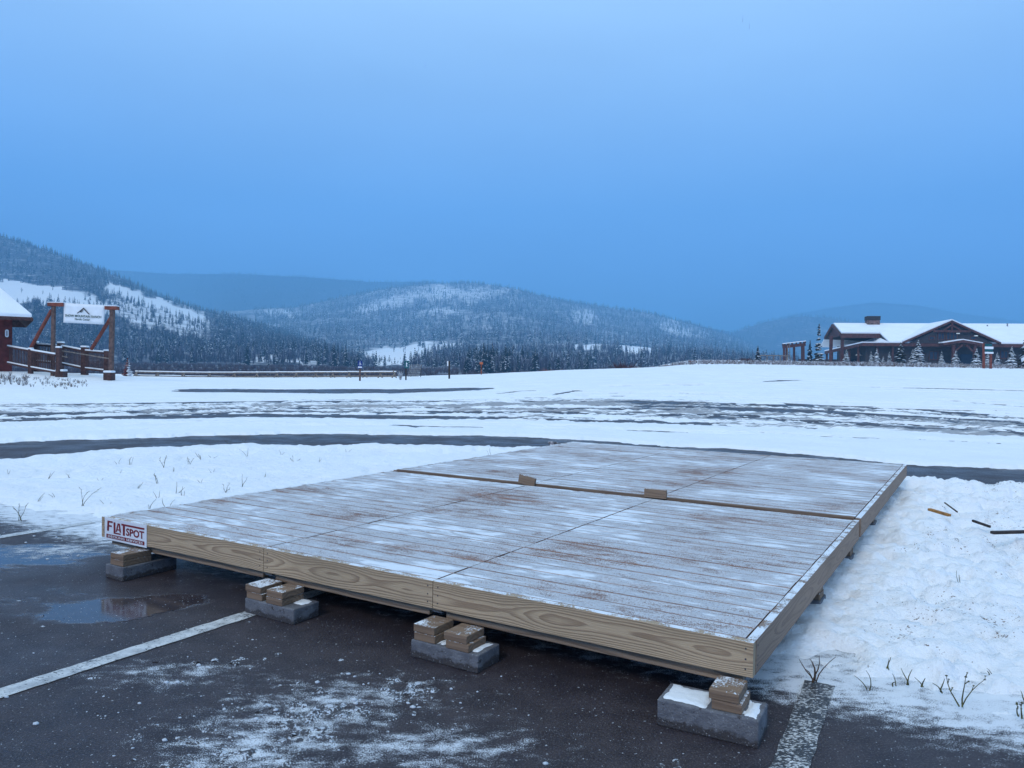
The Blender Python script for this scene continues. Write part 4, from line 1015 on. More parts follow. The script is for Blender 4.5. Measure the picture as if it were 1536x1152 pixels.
# fascia of red-brown timber along eaves and rake
fa = MB()
fa.beam(lp(-.3, -.22, ZE-.28), lp(aE, -.22, ZE-.28), .12, .5); fa.beam(c1+Vector((0, -.1, -.3)), c2+Vector((0, -.1, -.3)), .12, .45)
fa.beam(lp(aL, bE-.1, ZE+bE*sl-.35), lp(aM+.3, bE-.1, ZE+bE*sl-.35), .14, .75)
fa.beam(lp(aL-.1, bE, ZE+bE*sl-.2), lp(aL-.1, RB, ZR-.2), .14, .5); fa.beam(lp(aL-.1, 2*RB-bE, ZE+bE*sl-.2), lp(aL-.1, RB, ZR-.2), .14, .5)
fa.build('fascia', M['lodge_trim'], roof)
# gable end of the open porch
ge = MB(); ge.prism([lp(aL+.3, bE+.4, ZE+bE*sl-.3), lp(aL+.3, RB, ZR-.45), lp(aL+.3, 2*RB-bE-.4, ZE+bE*sl-.3)], la*.15); ge.build('gable_end', M['lodge_trim'], lodge)
# porch posts: each a part
zp_top = ZE+bE*sl-.4
for a, b, z1, w in ((solve_a(1246, bE+.5, GB+2), bE+.5, zp_top, .42), (solve_a(1263, bE+.5, GB+2), bE+.5, zp_top, .42), (aL+1.0, 2*RB-bE-1, zp_top, .42)):
    MB().beam(lp(a, b, GB-.6), lp(a, b, z1), w, w).build('porch_post', M['lodge_trim'], lodge)
for t in (.12, .35, .58, .82, .97):
    p = c1.lerp(c2, t); MB().beam(Vector((p.x+.4, p.y+.4, GB-.8)), Vector((p.x+.4, p.y+.4, p.z-.4)), .3, .3).build('porch_post', M['lodge_trim'], lodge)
for a in (2.2, 4.6):
    MB().beam(lp(a, .3, GB-.6), lp(a, .3, ZE-.5), .26, .26).build('porch_post', M['lodge_trim'], lodge)
# inner wall behind the porch with windows
MB().prism([lp(1.2, 8, GB-1), lp(-9, 9.5, GB-1), lp(-9, 9.5, GB+1.1), lp(1.2, 8, GB+1.1)], lb*.2).build('porch_rail', M['lodge_wall'], lodge)
# chimney
ca = solve_a(1310, RB-1.0, ZR); ch0 = solve_a(1301, RB-1.2, ZR); ch1 = solve_a(1320, RB-1.2, ZR); zt = zat(1310, 474, RB-1.2)
mb = MB(); mb.obox(lp(ch0, RB-1.2, ZR-1.4), la, lb, UZ, ch1-ch0, 1.9, zt-.75-ZR+1.4); ch = mb.build('chimney', M['stone'], roof, .05)
mb = MB(); mb.obox(lp(ch0-.08, RB-1.28, zt-.75), la, lb, UZ, ch1-ch0+.16, 2.06, .75); mb.build('chimney_cap', M['lodge_dark'], ch, .05)
# front gable
bG = -.6
g0 = solve_a(1357, bG, ZE+.5); g1 = solve_a(1500, bG, ZE+.5); gz = zat(1427.5, 479.5, bG); gzb = zat(1358, 511.5, bG); gm = (g0+g1)/2
gab = MB(); gab.prism([lp(g0+.9, bG+.5, gzb-.25), lp(g1-.9, bG+.5, gzb-.25), lp(gm, bG+.5, gz-.45)], lb*.25); gab.prism([lp(g0+.9, bG+.5, gzb-1.0), lp(g1-.9, bG+.5, gzb-1.0), lp(g1-.9, bG+.5, gzb-.26), lp(g0+.9, bG+.5, gzb-.26)], lb*.25); gable = gab.build('gable_wall', M['lodge_wall'], lodge)
bk = RB+3
gr = MB()
gr.prism([lp(g0-.2, bG, gzb-.1), lp(gm, bG, gz-.1), lp(gm, bk, gz-.1), lp(g0-.2, bk, gzb-.1)], (0, 0, -.32)); gr.prism([lp(gm, bG, gz-.1), lp(g1+.2, bG, gzb-.1), lp(g1+.2, bk, gzb-.1), lp(gm, bk, gz-.1)], (0, 0, -.32))
groof = gr.build('gable_roof', M['lodge_trim'], lodge)
gs = MB(); gs.prism([lp(g0-.2, bG+.15, gzb+.12), lp(gm, bG+.15, gz+.12), lp(gm, bk, gz+.12), lp(g0-.2, bk, gzb+.12)], (0, 0, -.2)); gs.prism([lp(gm+.001, bG+.15, gz+.12), lp(g1+.2, bG+.15, gzb+.12), lp(g1+.2, bk, gzb+.12), lp(gm+.001, bk, gz+.12)], (0, 0, -.2)); gs.build('gable_snow', M['roof_snow'], groof)
tr = MB(); slg = (gz-gzb)/(gm-g0); zc = gz-1.9; hw = (gz-.5-zc)/slg
tr.beam(lp(gm-hw, bG+.1, zc), lp(gm+hw, bG+.1, zc), .25, .34); tr.beam(lp(gm, bG+.1, zc), lp(gm, bG+.1, gz-.5), .25, .3)
tr.beam(lp(gm-hw*.5, bG+.1, zc), lp(gm-.1, bG+.1, gz-.9), .2, .22); tr.beam(lp(gm+hw*.5, bG+.1, zc), lp(gm+.1, bG+.1, gz-.9), .2, .22); tr.build('truss', M['lodge_trim'], groof)
def window(px0, px1, py0, py1, b, parent, mull=1):
    z0, z1 = zat((px0+px1)/2, py1, b), zat((px0+px1)/2, py0, b); a0, a1 = solve_a(px0, b, z0), solve_a(px1, b, z0)
    fr = MB(); t = .12
    for q in ((a0, z0, a1-a0, t), (a0, z1-t, a1-a0, t), (a0, z0+t, t, z1-z0-2*t), (a1-t, z0+t, t, z1-z0-2*t)): fr.obox(lp(q[0], b-.10, q[1]), la, lb, UZ, q[2], .1, q[3])
    for k in range(mull): fr.obox(lp(a0+(a1-a0)*(k+1)/(mull+1)-.04, b-.08, z0+t), la, lb, UZ, .08, .07, z1-z0-2*t)
    w = fr.build('window', M['lodge_trim'], parent); g = MB(); g.obox(lp(a0+t*.5, b-.03, z0+t*.5), la, lb, UZ, a1-a0-t, .02, z1-z0-t); g.build('pane', M['glass'], w)
bg = bG+.5
window(1406, 1417, 499, 510, bg, lodge); window(1419, 1436, 498, 510, bg, lodge, 2); window(1393, 1402, 504, 510, bg, lodge, 0); window(1455, 1464, 504, 510, bg, lodge, 0)
window(1393, 1407, 527, 540, w0, lodge); window(1375, 1384, 528, 538, w0, lodge, 0); window(1500, 1512, 526, 538, w0, lodge, 1)
# wall lamps in the gable
for px, py in ((1436, 501), (1463, 504.5)):
    z = zat(px, py, bg); a = solve_a(px, bg, z); MB().box(*lp(a, bg-.25, z).xy, z, .5, .3, .16, yaw).build('wall_lamp', M['lamp'], lodge)
z = zat(1288, 532, 3); a = solve_a(1288, 3, z); mb = MB(); q = lp(a, 3, z); mb.cyl(q-UZ*.12, q+UZ*.22, .55, .12, 10); mb.cyl(q+UZ*.22, q+UZ*1.2, .03, .03, 6); mb.build('porch_lamp', M['lamp'], lodge)
# entrance porch: shallow gable on two posts with arched braces
e0, e1 = solve_a(1415, -2.6, ZE), solve_a(1475, -2.6, ZE); em = (e0+e1)/2; ez = zat(1446, 509.8, -2.6); ezb = zat(1417, 514.5, -2.6)
er = MB(); er.prism([lp(e0, -2.6, ezb), lp(em, -2.6, ez), lp(em, .0, ez+.05), lp(e0, .0, ezb+.05)], (0, 0, -.4)); er.prism([lp(em, -2.6, ez), lp(e1, -2.6, ezb), lp(e1, .0, ezb+.05), lp(em, .0, ez+.05)], (0, 0, -.4)); er_ = er.build('entrance_roof', M['lodge_trim'], lodge)
es = MB(); es.prism([lp(e0, -2.5, ezb+.16), lp(em, -2.5, ez+.16), lp(em, 0, ez+.21), lp(e0, 0, ezb+.21)], (0, 0, -.15)); es.prism([lp(em, -2.5, ez+.16), lp(e1, -2.5, ezb+.16), lp(e1, 0, ezb+.21), lp(em, 0, ez+.21)], (0, 0, -.15)); es.build('entrance_snow', M['roof_snow'], er_)
for a in (solve_a(1430, -2.3, GB+2), solve_a(1462, -2.3, GB+2)):
    sgn = 1 if a < em else -1; pm = MB(); pm.beam(lp(a, -2.3, GB-1), lp(a, -2.3, ezb-.3), .4, .4); po = pm.build('entrance_post', M['lodge_trim'], lodge)
    pm = MB(); pm.beam(lp(a, -2.3, ezb-1.6), lp(a+sgn*1.3, -2.3, ezb-.25), .25, .25); pm.build('brace', M['lodge_trim'], po)
dz0 = GB-.3; da0 = solve_a(1440, w0, dz0); mb = MB(); mb.obox(lp(da0, w0-.08, dz0), la, lb, UZ, 1.9, .07, 2.4); mb.build('door', M['glass'], lodge)
for px, py in ((1481, 491), (1511, 489)):
    z = zat(px, py, 11); a = solve_a(px, 11, z); q = lp(a, 11, z); MB().cyl(q-UZ*.5, q+UZ*.45, .13, .13, 8).build('vent_pipe', M['metal'], roof)

# pergola left of the lodge
pg = thing('pergola', 'open red-brown timber pergola with snow on its beams, left of the lodge', 'pergola', ground_at(1190, 126))
Y = 126; gz0 = ground_at(1190, Y).z
for px, yy, zt_ in ((1176, 126, 519), (1205, 126, 517), (1180, 132, 519), (1203, 134, 517.5), (1191, 130, 518.5)):
    p = ground_at(px, yy); t_ = at(px, zt_, yy); MB().beam(p-UZ*.5, t_, .3, .3).build('post', M['lodge_trim'], pg)
a_, b_ = at(1174, 520.5, 126), at(1208, 516.5, 126)
MB().beam(a_, b_, .35, .5).build('beam', M['lodge_trim'], pg); c_, d_ = at(1178, 519.5, 133), at(1205, 517, 134)
MB().beam(c_, d_, .35, .5).build('beam', M['lodge_trim'], pg)
for i in range(6):
    k = i/5; p = a_.lerp(b_, k)+UZ*.35; MB().beam(p, c_.lerp(d_, k)+UZ*.35, .2, .25).build('rafter', M['lodge_trim'], pg)
MB().beam(a_+UZ*.55, b_+UZ*.55, .4, .12).build('snow_cap', M['roof_snow'], pg)
# post and rail along the walk to the pergola
rf_ = thing('walk_rail', 'low pale rail along the walk between lone spruce and pergola', 'fence', ground_at(1150, 122))
for px in (1140, 1150, 1160, 1170, 1180):
    p = ground_at(px, 122); MB().beam(p-UZ*.3, p+UZ*1.0, .14, .14).build('post', M['pale_log'], rf_)
p, q = ground_at(1138, 122)+UZ*.95, ground_at(1183, 122)+UZ*.95; MB().beam(p, q, .12, .14).build('rail', M['pale_log'], rf_)
for px, pyt, lab in ((1181.5, 517, 'thin pale pole standing left of the two poles before the pergola'), (1184.5, 516, 'thin pale pole standing right of the two poles before the pergola')):
    p = ground_at(px, 119); MB().cyl(p-UZ*.3, at(px, pyt, 119), .06, .05, 6).build('pole', M['pale_log']); tag(bpy.context.scene.objects[-1] if False else COL.objects[-1], lab, 'pole', 'thin poles before the pergola')

# two-post road sign at right
Y = 74; rs = thing('road_sign', 'two-post wooden road sign with green and white boards facing the lodge road', 'sign', ground_at(1481, Y))
for px, pt in ((1475.5, 515), (1486, 519)):
    p = ground_at(px, Y); MB().beam(p-UZ*.4, at(px, pt, Y), .17, .17).build('post', M['gate_wood'], rs)
def spanel(px0, px1, py0, py1, mat):
    a, b = at(px0, py1, Y-.12), at(px1, py0, Y-.12); mb = MB(); mb.obox(Vector((a.x, Y-.16, a.z)), Vector((1, 0, 0)), Vector((0, 1, 0)), UZ, b.x-a.x, .05, b.z-a.z); return mb.build('board', M[mat], rs, .01)
spanel(1477, 1488, 516, 519.5, 'sign_teal'); pw_ = spanel(1477, 1490, 520, 523.5, 'white'); spanel(1477, 1489, 524, 527.5, 'sign_teal'); pw2 = spanel(1477, 1490, 528, 530.5, 'white')

# ------------------------------------------------------------------ the nordic centre corner
GY = 40.0
def gat(px, py, Y=GY): return at(px, py, Y)
hut = thing('ski_hut', 'corner of a dark red wooden hut with thick snow on its hipped roof', 'building', ground_at(-120, 42.5))
hy = R(34); ha = Vector((math.cos(hy), math.sin(hy), 0)); hb = Vector((-math.sin(hy), math.cos(hy), 0))
hc = gat(18, 520, 42); hc.z = 0                       # right front corner of the walls
def hp(a, b, z): return hc + ha*a + hb*b + UZ*z
def hit_wall(px, py, off=0.0):
    d = ray(px, py); n_ = -hb; o_ = hc - hb*off; t = (o_-CAM).dot(n_)/d.dot(n_); return CAM + d*t
zbase = ground_at(10, 42).z-.8; ztop = gat(18, 478, 42).z+.1
mb = MB(); mb.obox(hp(-11, 0, zbase), ha, hb, UZ, 11, 9, ztop-zbase)
for i in range(int((ztop-zbase)/.16)): mb.obox(hp(-11.02, -.014, zbase+i*.16), ha, hb, UZ, 11.03, .013, .145)
mb.build('wall', M['red_wall'], hut)
ov = 1.0
eL = Vector((0, 0, 0)); ecp = gat(50, 477.5, 41.2); ez_ = ecp.z
oa = (ecp-hc).dot(ha); ob_ = (ecp-hc).dot(hb)         # eave corner in hut axes
d = ray(0, 433); slope = .45
for i in range(1, 4000):                              # walk the hip line until it passes the left frame edge
    t = i*.004; p = hp(oa-t, ob_+t, 0); sx = 768 + F0*(p-CAM).dot(_r)/(p-CAM).dot(_f)
    if sx <= 6: break
hz_ = CAM.z; k_ = (p.y)/d.y; hz_ = (CAM + d*k_).z; slope = min(1.0, max(.2, (hz_-ez_)/t)); HD = 5.0; rz_ = ez_+slope*HD
print('hut', oa, ob_, t, slope)
el, ec, ek, eb_ = hp(oa-14, ob_, ez_), hp(oa, ob_, ez_), hp(oa, ob_+2*HD, ez_), hp(oa-14, ob_+2*HD, ez_); rl, rr = hp(oa-14, ob_+HD, rz_), hp(oa-HD, ob_+HD, rz_)
mb = MB(); mb.prism([el, ec, rr, rl], (0, 0, -.13)); mb.prism([ec, ek, rr], (0, 0, -.13)); mb.prism([ek, eb_, rl, rr], (0, 0, -.13)); hr = mb.build('roof', M['rail_wood'], hut)
mb = MB(); q = UZ*.22; i_ = hb*.05-ha*.06
mb.prism([el+q+hb*.05, ec+q+i_, rr+q, rl+q], (0, 0, -.21)); mb.prism([ec+q+i_, ek+q-hb*.05-ha*.06, rr+q], (0, 0, -.21)); mb.prism([ek+q-hb*.05-ha*.06, eb_+q, rl+q, rr+q], (0, 0, -.21)); mb.build('roof_snow', M['roof_snow'], hr, .05)
pc = hit_wall(10.3, 500, .02); w, h = .085, .21; pts = []
for i in range(20):
    t = 2*math.pi*(i+.5)/20; pts.append((w*math.cos(t), (h-w)*(1 if math.sin(t) > 0 else -1)+w*math.sin(t)))
mb = MB(); mb.prism([pc + ha*x + UZ*y for x, y in pts], -hb*.03); pl = mb.build('plaque', M['white'], hut)
mb = MB(); mb.prism([pc - hb*.0305 + ha*x*.35 + UZ*y*.72 for x, y in pts], -hb*.004); mb.build('plaque_face', M['metal'], pl)

def railing(label, pts, postpx, hh, slats=True, extra=None):
    """pts: rail line from start to end; posts listed with their own thickness"""
    t = thing('ramp_railing', label, 'railing', ground_at(60, pts[0].y), 'railings of the entrance ramp')
    t.location = (pts[0].x, pts[0].y, zp(pts[0].x, pts[0].y))
    for (p, w, top) in postpx:
        mb = MB(); mb.beam(p-UZ*.5, p+UZ*top, w, w); po = mb.build('post', M['rail_wood'], t, .02)
        mb = MB(); mb.box(p.x, p.y, p.z+top, w*1.1, w*1.1, .09); mb.build('snow_cap', M['snow_cap'], po, .03)
    for i in range(len(pts)-1):
        a, b = pts[i], pts[i+1]
        MB().beam(a+UZ*hh, b+UZ*hh, .10, .09).build('top_rail', M['rail_wood'], t)
        MB().beam(a+UZ*(hh+.085), b+UZ*(hh+.085), .15, .075).build('rail_snow', M['snow_cap'], t, .03)
        MB().beam(a+UZ*.14, b+UZ*.14, .10, .09).build('bottom_rail', M['rail_wood'], t)
        MB().beam(a+UZ*.22, b+UZ*.22, .14, .06).build('rail_snow', M['snow_cap'], t, .02)
        n = max(3, int((b-a).length/.135)); sb_ = MB()
        for k in range(1, n):
            p = a.lerp(b, k/n); sb_.beam(p+UZ*.16, p+UZ*(hh-.03), .035, .035, Vector((1, 0, 0)))
        sb_.build('balusters', M['rail_wood'], t)
    return t
def base(px, py, Y): return at(px, py, Y)
f0, f1, f2 = base(12, 549, 41.6), base(46, 556, 40.6), base(84, 563, 39.7)
hF = 1.02
railing('near ramp railing running from the hut wall to the left gate post', [f0, f1, f2], [(f1, .20, 1.12), (base(88, 560, 39.6), .22, 1.30)], hF)
g0_, g1_, g2_, g3_ = base(55, 546, 45), base(91, 549, 44.0), base(127, 557, 42.6), base(160, 561, 41.2)
railing('far ramp railing running behind the banner to the right gate post', [g0_, g1_, g2_, g3_], [(base(54, 545, 45.0), .22, 1.2), (g1_, .28, 1.30), (g2_, .30, 1.32), (g3_, .24, 1.22)], 1.10)
# handrail pipe
p, q = base(92, 526, 41.5), base(164, 538, 40.6); hd = thing('handrail', 'slender metal handrail sloping down across the ramp opening', 'handrail', base(92, 556, 41.5))
MB().cyl(p, q, .03, .03, 6).build('pipe', M['pale_log'], hd); MB().cyl(q, q-UZ*.8, .025, .025, 6).build('upright', M['pale_log'], hd); MB().cyl(p, p-UZ*1.0, .025, .025, 6).build('upright', M['pale_log'], hd)
q2 = base(92, 534, 41.5); MB().cyl(q2, base(101, 536, 41.0), .03, .03, 6).build('lower_pipe', M['pale_log'], hd)

gate = thing('entrance_gate', 'two tall red timber posts with braces and short top beams holding a banner', 'gate', ground_at(120, GY))
for (pxb, pyb, pxt, pyt, w) in ((79, 560, 80.5, 458, .16), (166.5, 563, 168.5, 464, .20)):
    MB().beam(at(pxb, pyb+4, GY), at(pxt, pyt, GY), w, w).build('post', M['post_wood'], gate, .01)
for (x0, x1, y0, y1) in ((73.5, 97, 454.5, 459), (159, 177, 459.5, 464.5)):
    a, b = at(x0, (y0+y1)/2, GY), at(x1, (y0+y1)/2+.3, GY); MB().beam(a, b, .32, .18).build('top_beam', M['gate_wood'], gate, .01)
    MB().beam(a+UZ*.11, b+UZ*.11, .30, .04).build('beam_snow', M['snow_cap'], gate)
for (x0, y0, x1, y1) in ((77.5, 465, 45, 524), (166, 477, 137, 524)):
    MB().beam(at(x0, y0, GY-.02), at(x1, y1, GY+.9), .13, .13).build('brace', M['gate_wood'], gate, .01)
for px, py in ((92, 558), (164, 560)):
    p = at(px, py, GY-.25); mb = MB(); mb.box(p.x, p.y, p.z-.35, .42, .42, .38); fb = mb.build('footing', M['rail_wood'], gate, .02)
    mb = MB(); mb.box(p.x, p.y, p.z+.03, .44, .44, .11); mb.build('snow_cap', M['snow_cap'], fb, .04)
# banner
bl0, br0, tr0, tl0 = at(96.5, 484, GY), at(157.5, 487, GY), at(159, 458, GY), at(97, 454.5, GY)
ban = thing('banner', 'white banner with mountain outline and green lettering hung between the gate posts', 'banner', (bl0+br0)/2)
N_, K_ = 12, 6; vs = []
for j in range(K_+1):
    for i in range(N_+1):
        p = bl0.lerp(br0, i/N_).lerp(tl0.lerp(tr0, i/N_), j/K_); vs.append(p + Vector((0, -.09+.02*math.sin(i*.9+j*.5), 0)))
cl = link_mesh('cloth', [p-(bl0+br0)/2 for p in vs], [tuple(x) for x in grid_faces(K_+1, N_+1)], M['white'], ban, True); so_ = cl.modifiers.new('thickness', 'SOLIDIFY'); so_.thickness = .01
ba = (br0-bl0); BWd = ba.length; ba = ba.normalized(); bb = (tl0-bl0); BH = bb.length; bb = bb.normalized(); bo = bl0 + Vector((0, -.09-.034, 0)); bn = Vector((0, -1, 0))
mb = MB()
def T_(x, y): return (x*BWd, y*BH)
flat(mb, bo, ba, bb, bn, [T_(*q) for q in ((.33, .50), (.36, .50), (.50, .74), (.50, .81))], .0)
flat(mb, bo, ba, bb, bn, [T_(*q) for q in ((.50, .81), (.50, .73), (.62, .48), (.66, .48))], .001)
flat(mb, bo, ba, bb, bn, [T_(*q) for q in ((.40, .57), (.435, .56), (.47, .70), (.46, .74))], .002)
flat(mb, bo, ba, bb, bn, [T_(*q) for q in ((.44, .55), (.46, .56), (.495, .68), (.485, .71))], .003)
mb.build('mountain_mark', M['dark_metal'], ban)
mb = MB(); fit_text(mb, 'SNOW MOUNTAIN RANCH', bo, ba, bb, bn, .045*BWd, .935*BWd, .305*BH, .43*BH, .022, .0); mb.build('lettering', M['green_ink'], ban)
mb = MB(); fit_text(mb, 'Nordic Center', bo, ba, bb, bn, .29*BWd, .66*BWd, .155*BH, .265*BH, .018, .0); mb.build('lettering', M['green_ink'], ban)

# small red cone-shaped bush with snow
pb = ground_at(191, 46); hb = at(191, 536, 46).z-pb.z
t = thing('cone_shrub', 'small cone-shaped red-brown shrub half plastered with snow beside the gate', 'shrub', pb)
v, f, s_, tn = conifer_arrays(777, 9, 12, .42, .5, .25); M['red_bush'] = mat_tree('red_brown_foliage', (.11, .022, .018), (.24, .06, .04), SNOW)
cx_ = v[f].mean(1)[:, 0]; s_ = np.where(cx_ > .07, np.maximum(s_, .85), s_*.25)
c = link_mesh('crown', v*np.array([hb*.75, hb*.75, hb]), f, M['red_bush'], t, False, {'snow': ('FACE', 'FLOAT', s_), 'tone': ('FACE', 'FLOAT', tn)})
MB().cyl(pb-UZ*.2, pb+UZ*hb*.85, .05, .01, 6).build('trunk', M['bark'], t)
# snow covered grasses by the hut
n = 420; px = RNG.uniform(-60, 130, n); Y = RNG.uniform(33, 38.6, n); x = (px-768)/F0*Y; P = np.stack([x, Y, zg(x, Y)+.03], 1); h = RNG.uniform(.12, .5, n)*np.where(px < 40, 1.3, .8)
k = RNG.random(n) < .15+.75*fbm(x*.8, Y*.8, 77)*(Y > 34.5); P, h = P[k], h[k]*.75
scatter('frosted_grass', BR, P, h, h*RNG.uniform(.6, 1.2, len(h)), M['brush'], 'frosted dry grass sticking out of the snow in front of the hut', 'grass')

# ------------------------------------------------------------------ fence, signs, posts in the middle distance
fc_ = thing('rail_fence', 'long low buck and rail log fence with snow on its rails along the meadow', 'fence', ground_at(400, 64))
FP = [(205, 55), (237, 55.5), (276, 56), (315, 56.5), (352, 57), (386, 57.5), (416, 58), (445, 58), (474, 58), (500, 57.5), (524, 57), (548, 57), (571, 56.5), (592, 56)]
pts_ = []
for px, Yf in FP:
    g = ground_at(px, Yf); top = at(px, 560.0-(px-205)*.004, Yf).z; pts_.append((g, max(g.z+.35, top)))
for i, (g, zt_) in enumerate(pts_):
    mb = MB(); mb.cyl(g+Vector((-.3, -.35, -.2)), Vector((g.x+.12, g.y+.1, zt_+.12)), .055, .05, 6); mb.cyl(g+Vector((.3, -.35, -.2)), Vector((g.x-.12, g.y+.1, zt_+.12)), .055, .05, 6); mb.build('buck', M['pale_log'], fc_)
    if i < len(pts_)-1:
        g2, z2 = pts_[i+1]
        for dz in (0, -.28):
            a, b = Vector((g.x-.1, g.y, zt_+dz)), Vector((g2.x+.1, g2.y, z2+dz)); MB().cyl(a, b, .065, .055, 7).build('rail', M['pale_log'], fc_)
            if dz == 0: MB().cyl(a+UZ*.06, b+UZ*.055, .05, .045, 6).build('rail_snow', M['snow_cap'], fc_)

def post_sign(name, label, cat, px, pyb, pyt, Y, w, mat):
    g = at(px, pyb, Y); g.z = min(g.z, zp(g.x, Y)+.05); t = thing(name, label, cat, g); tp = at(px, pyt, Y)
    MB().beam(g-UZ*.5, tp, w, w).build('post', M[mat], t, .01); return t
Ys = 49
t = post_sign('accessible_parking_sign', 'blue accessible parking sign on a brown wooden post by the fence', 'sign', 540, 571, 543, Ys, .10, 'post_wood')
a, b = at(536.6, 552.6, Ys-.08), at(543.6, 541, Ys-.08)
mb = MB(); mb.obox(Vector((a.x, a.y-.01, a.z)), Vector((1, 0, 0)), Vector((0, 1, 0)), UZ, b.x-a.x, .012, b.z-a.z); sp = mb.build('sign_panel', M['sign_blue'], t)
bo = Vector((a.x, a.y-.012, a.z)); w, h = b.x-a.x, b.z-a.z; mb = MB()
ci = [(w*.5+w*.07*math.cos(i*.785), h*.85+w*.07*math.sin(i*.785)) for i in range(8)]; X_, Z_, Nn = Vector((1, 0, 0)), UZ, Vector((0, -1, 0))
flat(mb, bo, X_, Z_, Nn, ci, .002); flat(mb, bo, X_, Z_, Nn, [(w*.44, h*.58), (w*.54, h*.58), (w*.54, h*.79), (w*.44, h*.79)], .002); flat(mb, bo, X_, Z_, Nn, [(w*.54, h*.58), (w*.74, h*.46), (w*.80, h*.50), (w*.56, h*.66)], .0025)
ring = [(w*.47+w*.20*math.cos(t_), h*.53+w*.20*math.sin(t_)) for t_ in np.linspace(2.2, 5.9, 12)]; ring2 = [(w*.47+w*.14*math.cos(t_), h*.53+w*.14*math.sin(t_)) for t_ in np.linspace(5.9, 2.2, 12)]
for i in range(11): flat(mb, bo, X_, Z_, Nn, [ring[i], ring[i+1], ring2[10-i], ring2[11-i]], .002)
flat(mb, bo, X_, Z_, Nn, [(w*.08, h*.08), (w*.92, h*.08), (w*.92, h*.24), (w*.08, h*.24)], .002)
mb.build('wheelchair_mark', M['white'], sp)
Ys = 50
t = post_sign('trail_sign', 'teal trail sign with a white figure on a dark post beside a snowy clump', 'sign', 609, 568, 541, Ys, .09, 'debris_dark')
a, b = at(606.6, 552.5, Ys-.08), at(613.2, 541.3, Ys-.08)
mb = MB(); mb.obox(Vector((a.x, a.y-.01, a.z)), Vector((1, 0, 0)), Vector((0, 1, 0)), UZ, b.x-a.x, .012, b.z-a.z); sp = mb.build('sign_panel', M['sign_teal'], t)
bo = Vector((a.x, a.y-.012, a.z)); w, h = b.x-a.x, b.z-a.z; mb = MB()
flat(mb, bo, X_, Z_, Nn, [(w*.45+w*.08*math.cos(i*.785), h*.82+w*.08*math.sin(i*.785)) for i in range(8)], .002)
for q in (((.38, .48), (.55, .48), (.58, .74), (.40, .74)), ((.36, .18), (.44, .16), (.52, .48), (.40, .48)), ((.50, .48), (.58, .46), (.70, .22), (.62, .18)), ((.55, .68), (.58, .60), (.80, .56), (.80, .62))): flat(mb, bo, X_, Z_, Nn, [(w*x_, h*y_) for x_, y_ in q], .002)
mb.build('figure_mark', M['white'], sp)
# snowy clump at its foot
g = ground_at(601, 50.5); t = thing('snowy_clump', 'little bare shrub plastered with snow at the foot of the teal sign', 'shrub', g)
v, f, s_, tn = twig_arrays(911, 34, .5, .05, .2); s_ = np.where(np.arange(len(s_)) % 3 > 0, .95, .2)
link_mesh('twigs', v*np.array([.75, .75, .85]), f, M['brush'], t, False, {'snow': ('FACE', 'FLOAT', s_), 'tone': ('FACE', 'FLOAT', tn)})
# leaning wire grid
gr_ = thing('wire_rack', 'leaning white wire grid rack behind the teal sign', 'rack', ground_at(624, 53)); A_, B2, C_, D_ = at(611.5, 565, 52.5), at(628, 565, 52.5), at(632, 547, 53.4), at(616, 547.5, 53.4)
mb = MB()
for i in range(9): k = i/8; mb.cyl(A_.lerp(B2, k), D_.lerp(C_, k), .012, .012, 5)
for i in range(7): k = i/6; mb.cyl(A_.lerp(D_, k), B2.lerp(C_, k), .012, .012, 5)
mb.build('grid_panel', M['metal'], gr_); MB().cyl(C_, at(631, 565, 53.9), .03, .03, 6).build('leg', M['dark_metal'], gr_); MB().cyl(D_, at(616, 565, 53.9), .03, .03, 6).build('leg', M['dark_metal'], gr_)
t = post_sign('marker_post', 'dark square post with a white plate on its side standing alone on the field', 'post', 674, 566, 541.5, 50, .11, 'debris_dark')
a, b = at(670.5, 549, 50), at(673, 541.5, 50); mb = MB(); mb.obox(Vector((a.x, 50, a.z)), Vector((1, 0, 0)), Vector((0, 1, 0)), UZ, b.x-a.x, .02, b.z-a.z); mb.build('plate', M['white'], t)
t = post_sign('orange_marker', 'thin post with an orange top plate on the field edge', 'post', 722, 562, 545, 58, .08, 'twig_red')
a, b = at(719.5, 546.5, 57.9), at(724.5, 543, 57.9); mb = MB(); mb.obox(Vector((a.x, a.y, a.z)), Vector((1, 0, 0)), Vector((0, 1, 0)), UZ, b.x-a.x, .02, b.z-a.z); mb.build('plate', M['orange'], t)

# ------------------------------------------------------------------ air, sky, light
BX = 7000
hz = MB().obox(Vector((-BX, -600, -110)), Vector((1, 0, 0)), Vector((0, 1, 0)), UZ, 2*BX, 9200, 620)
m = bpy.data.materials.new('haze'); m.use_nodes = True; m.node_tree.nodes.clear()
o_ = m.node_tree.nodes.new('ShaderNodeOutputMaterial'); pv = m.node_tree.nodes.new('ShaderNodeVolumePrincipled'); m.node_tree.links.new(pv.outputs[0], o_.inputs['Volume'])
pv.inputs['Density'].default_value = .00040; pv.inputs['Color'].default_value = (.28, .64, 1.0, 1); pv.inputs['Anisotropy'].default_value = 0
tag(hz.build('haze', m), kind='stuff')

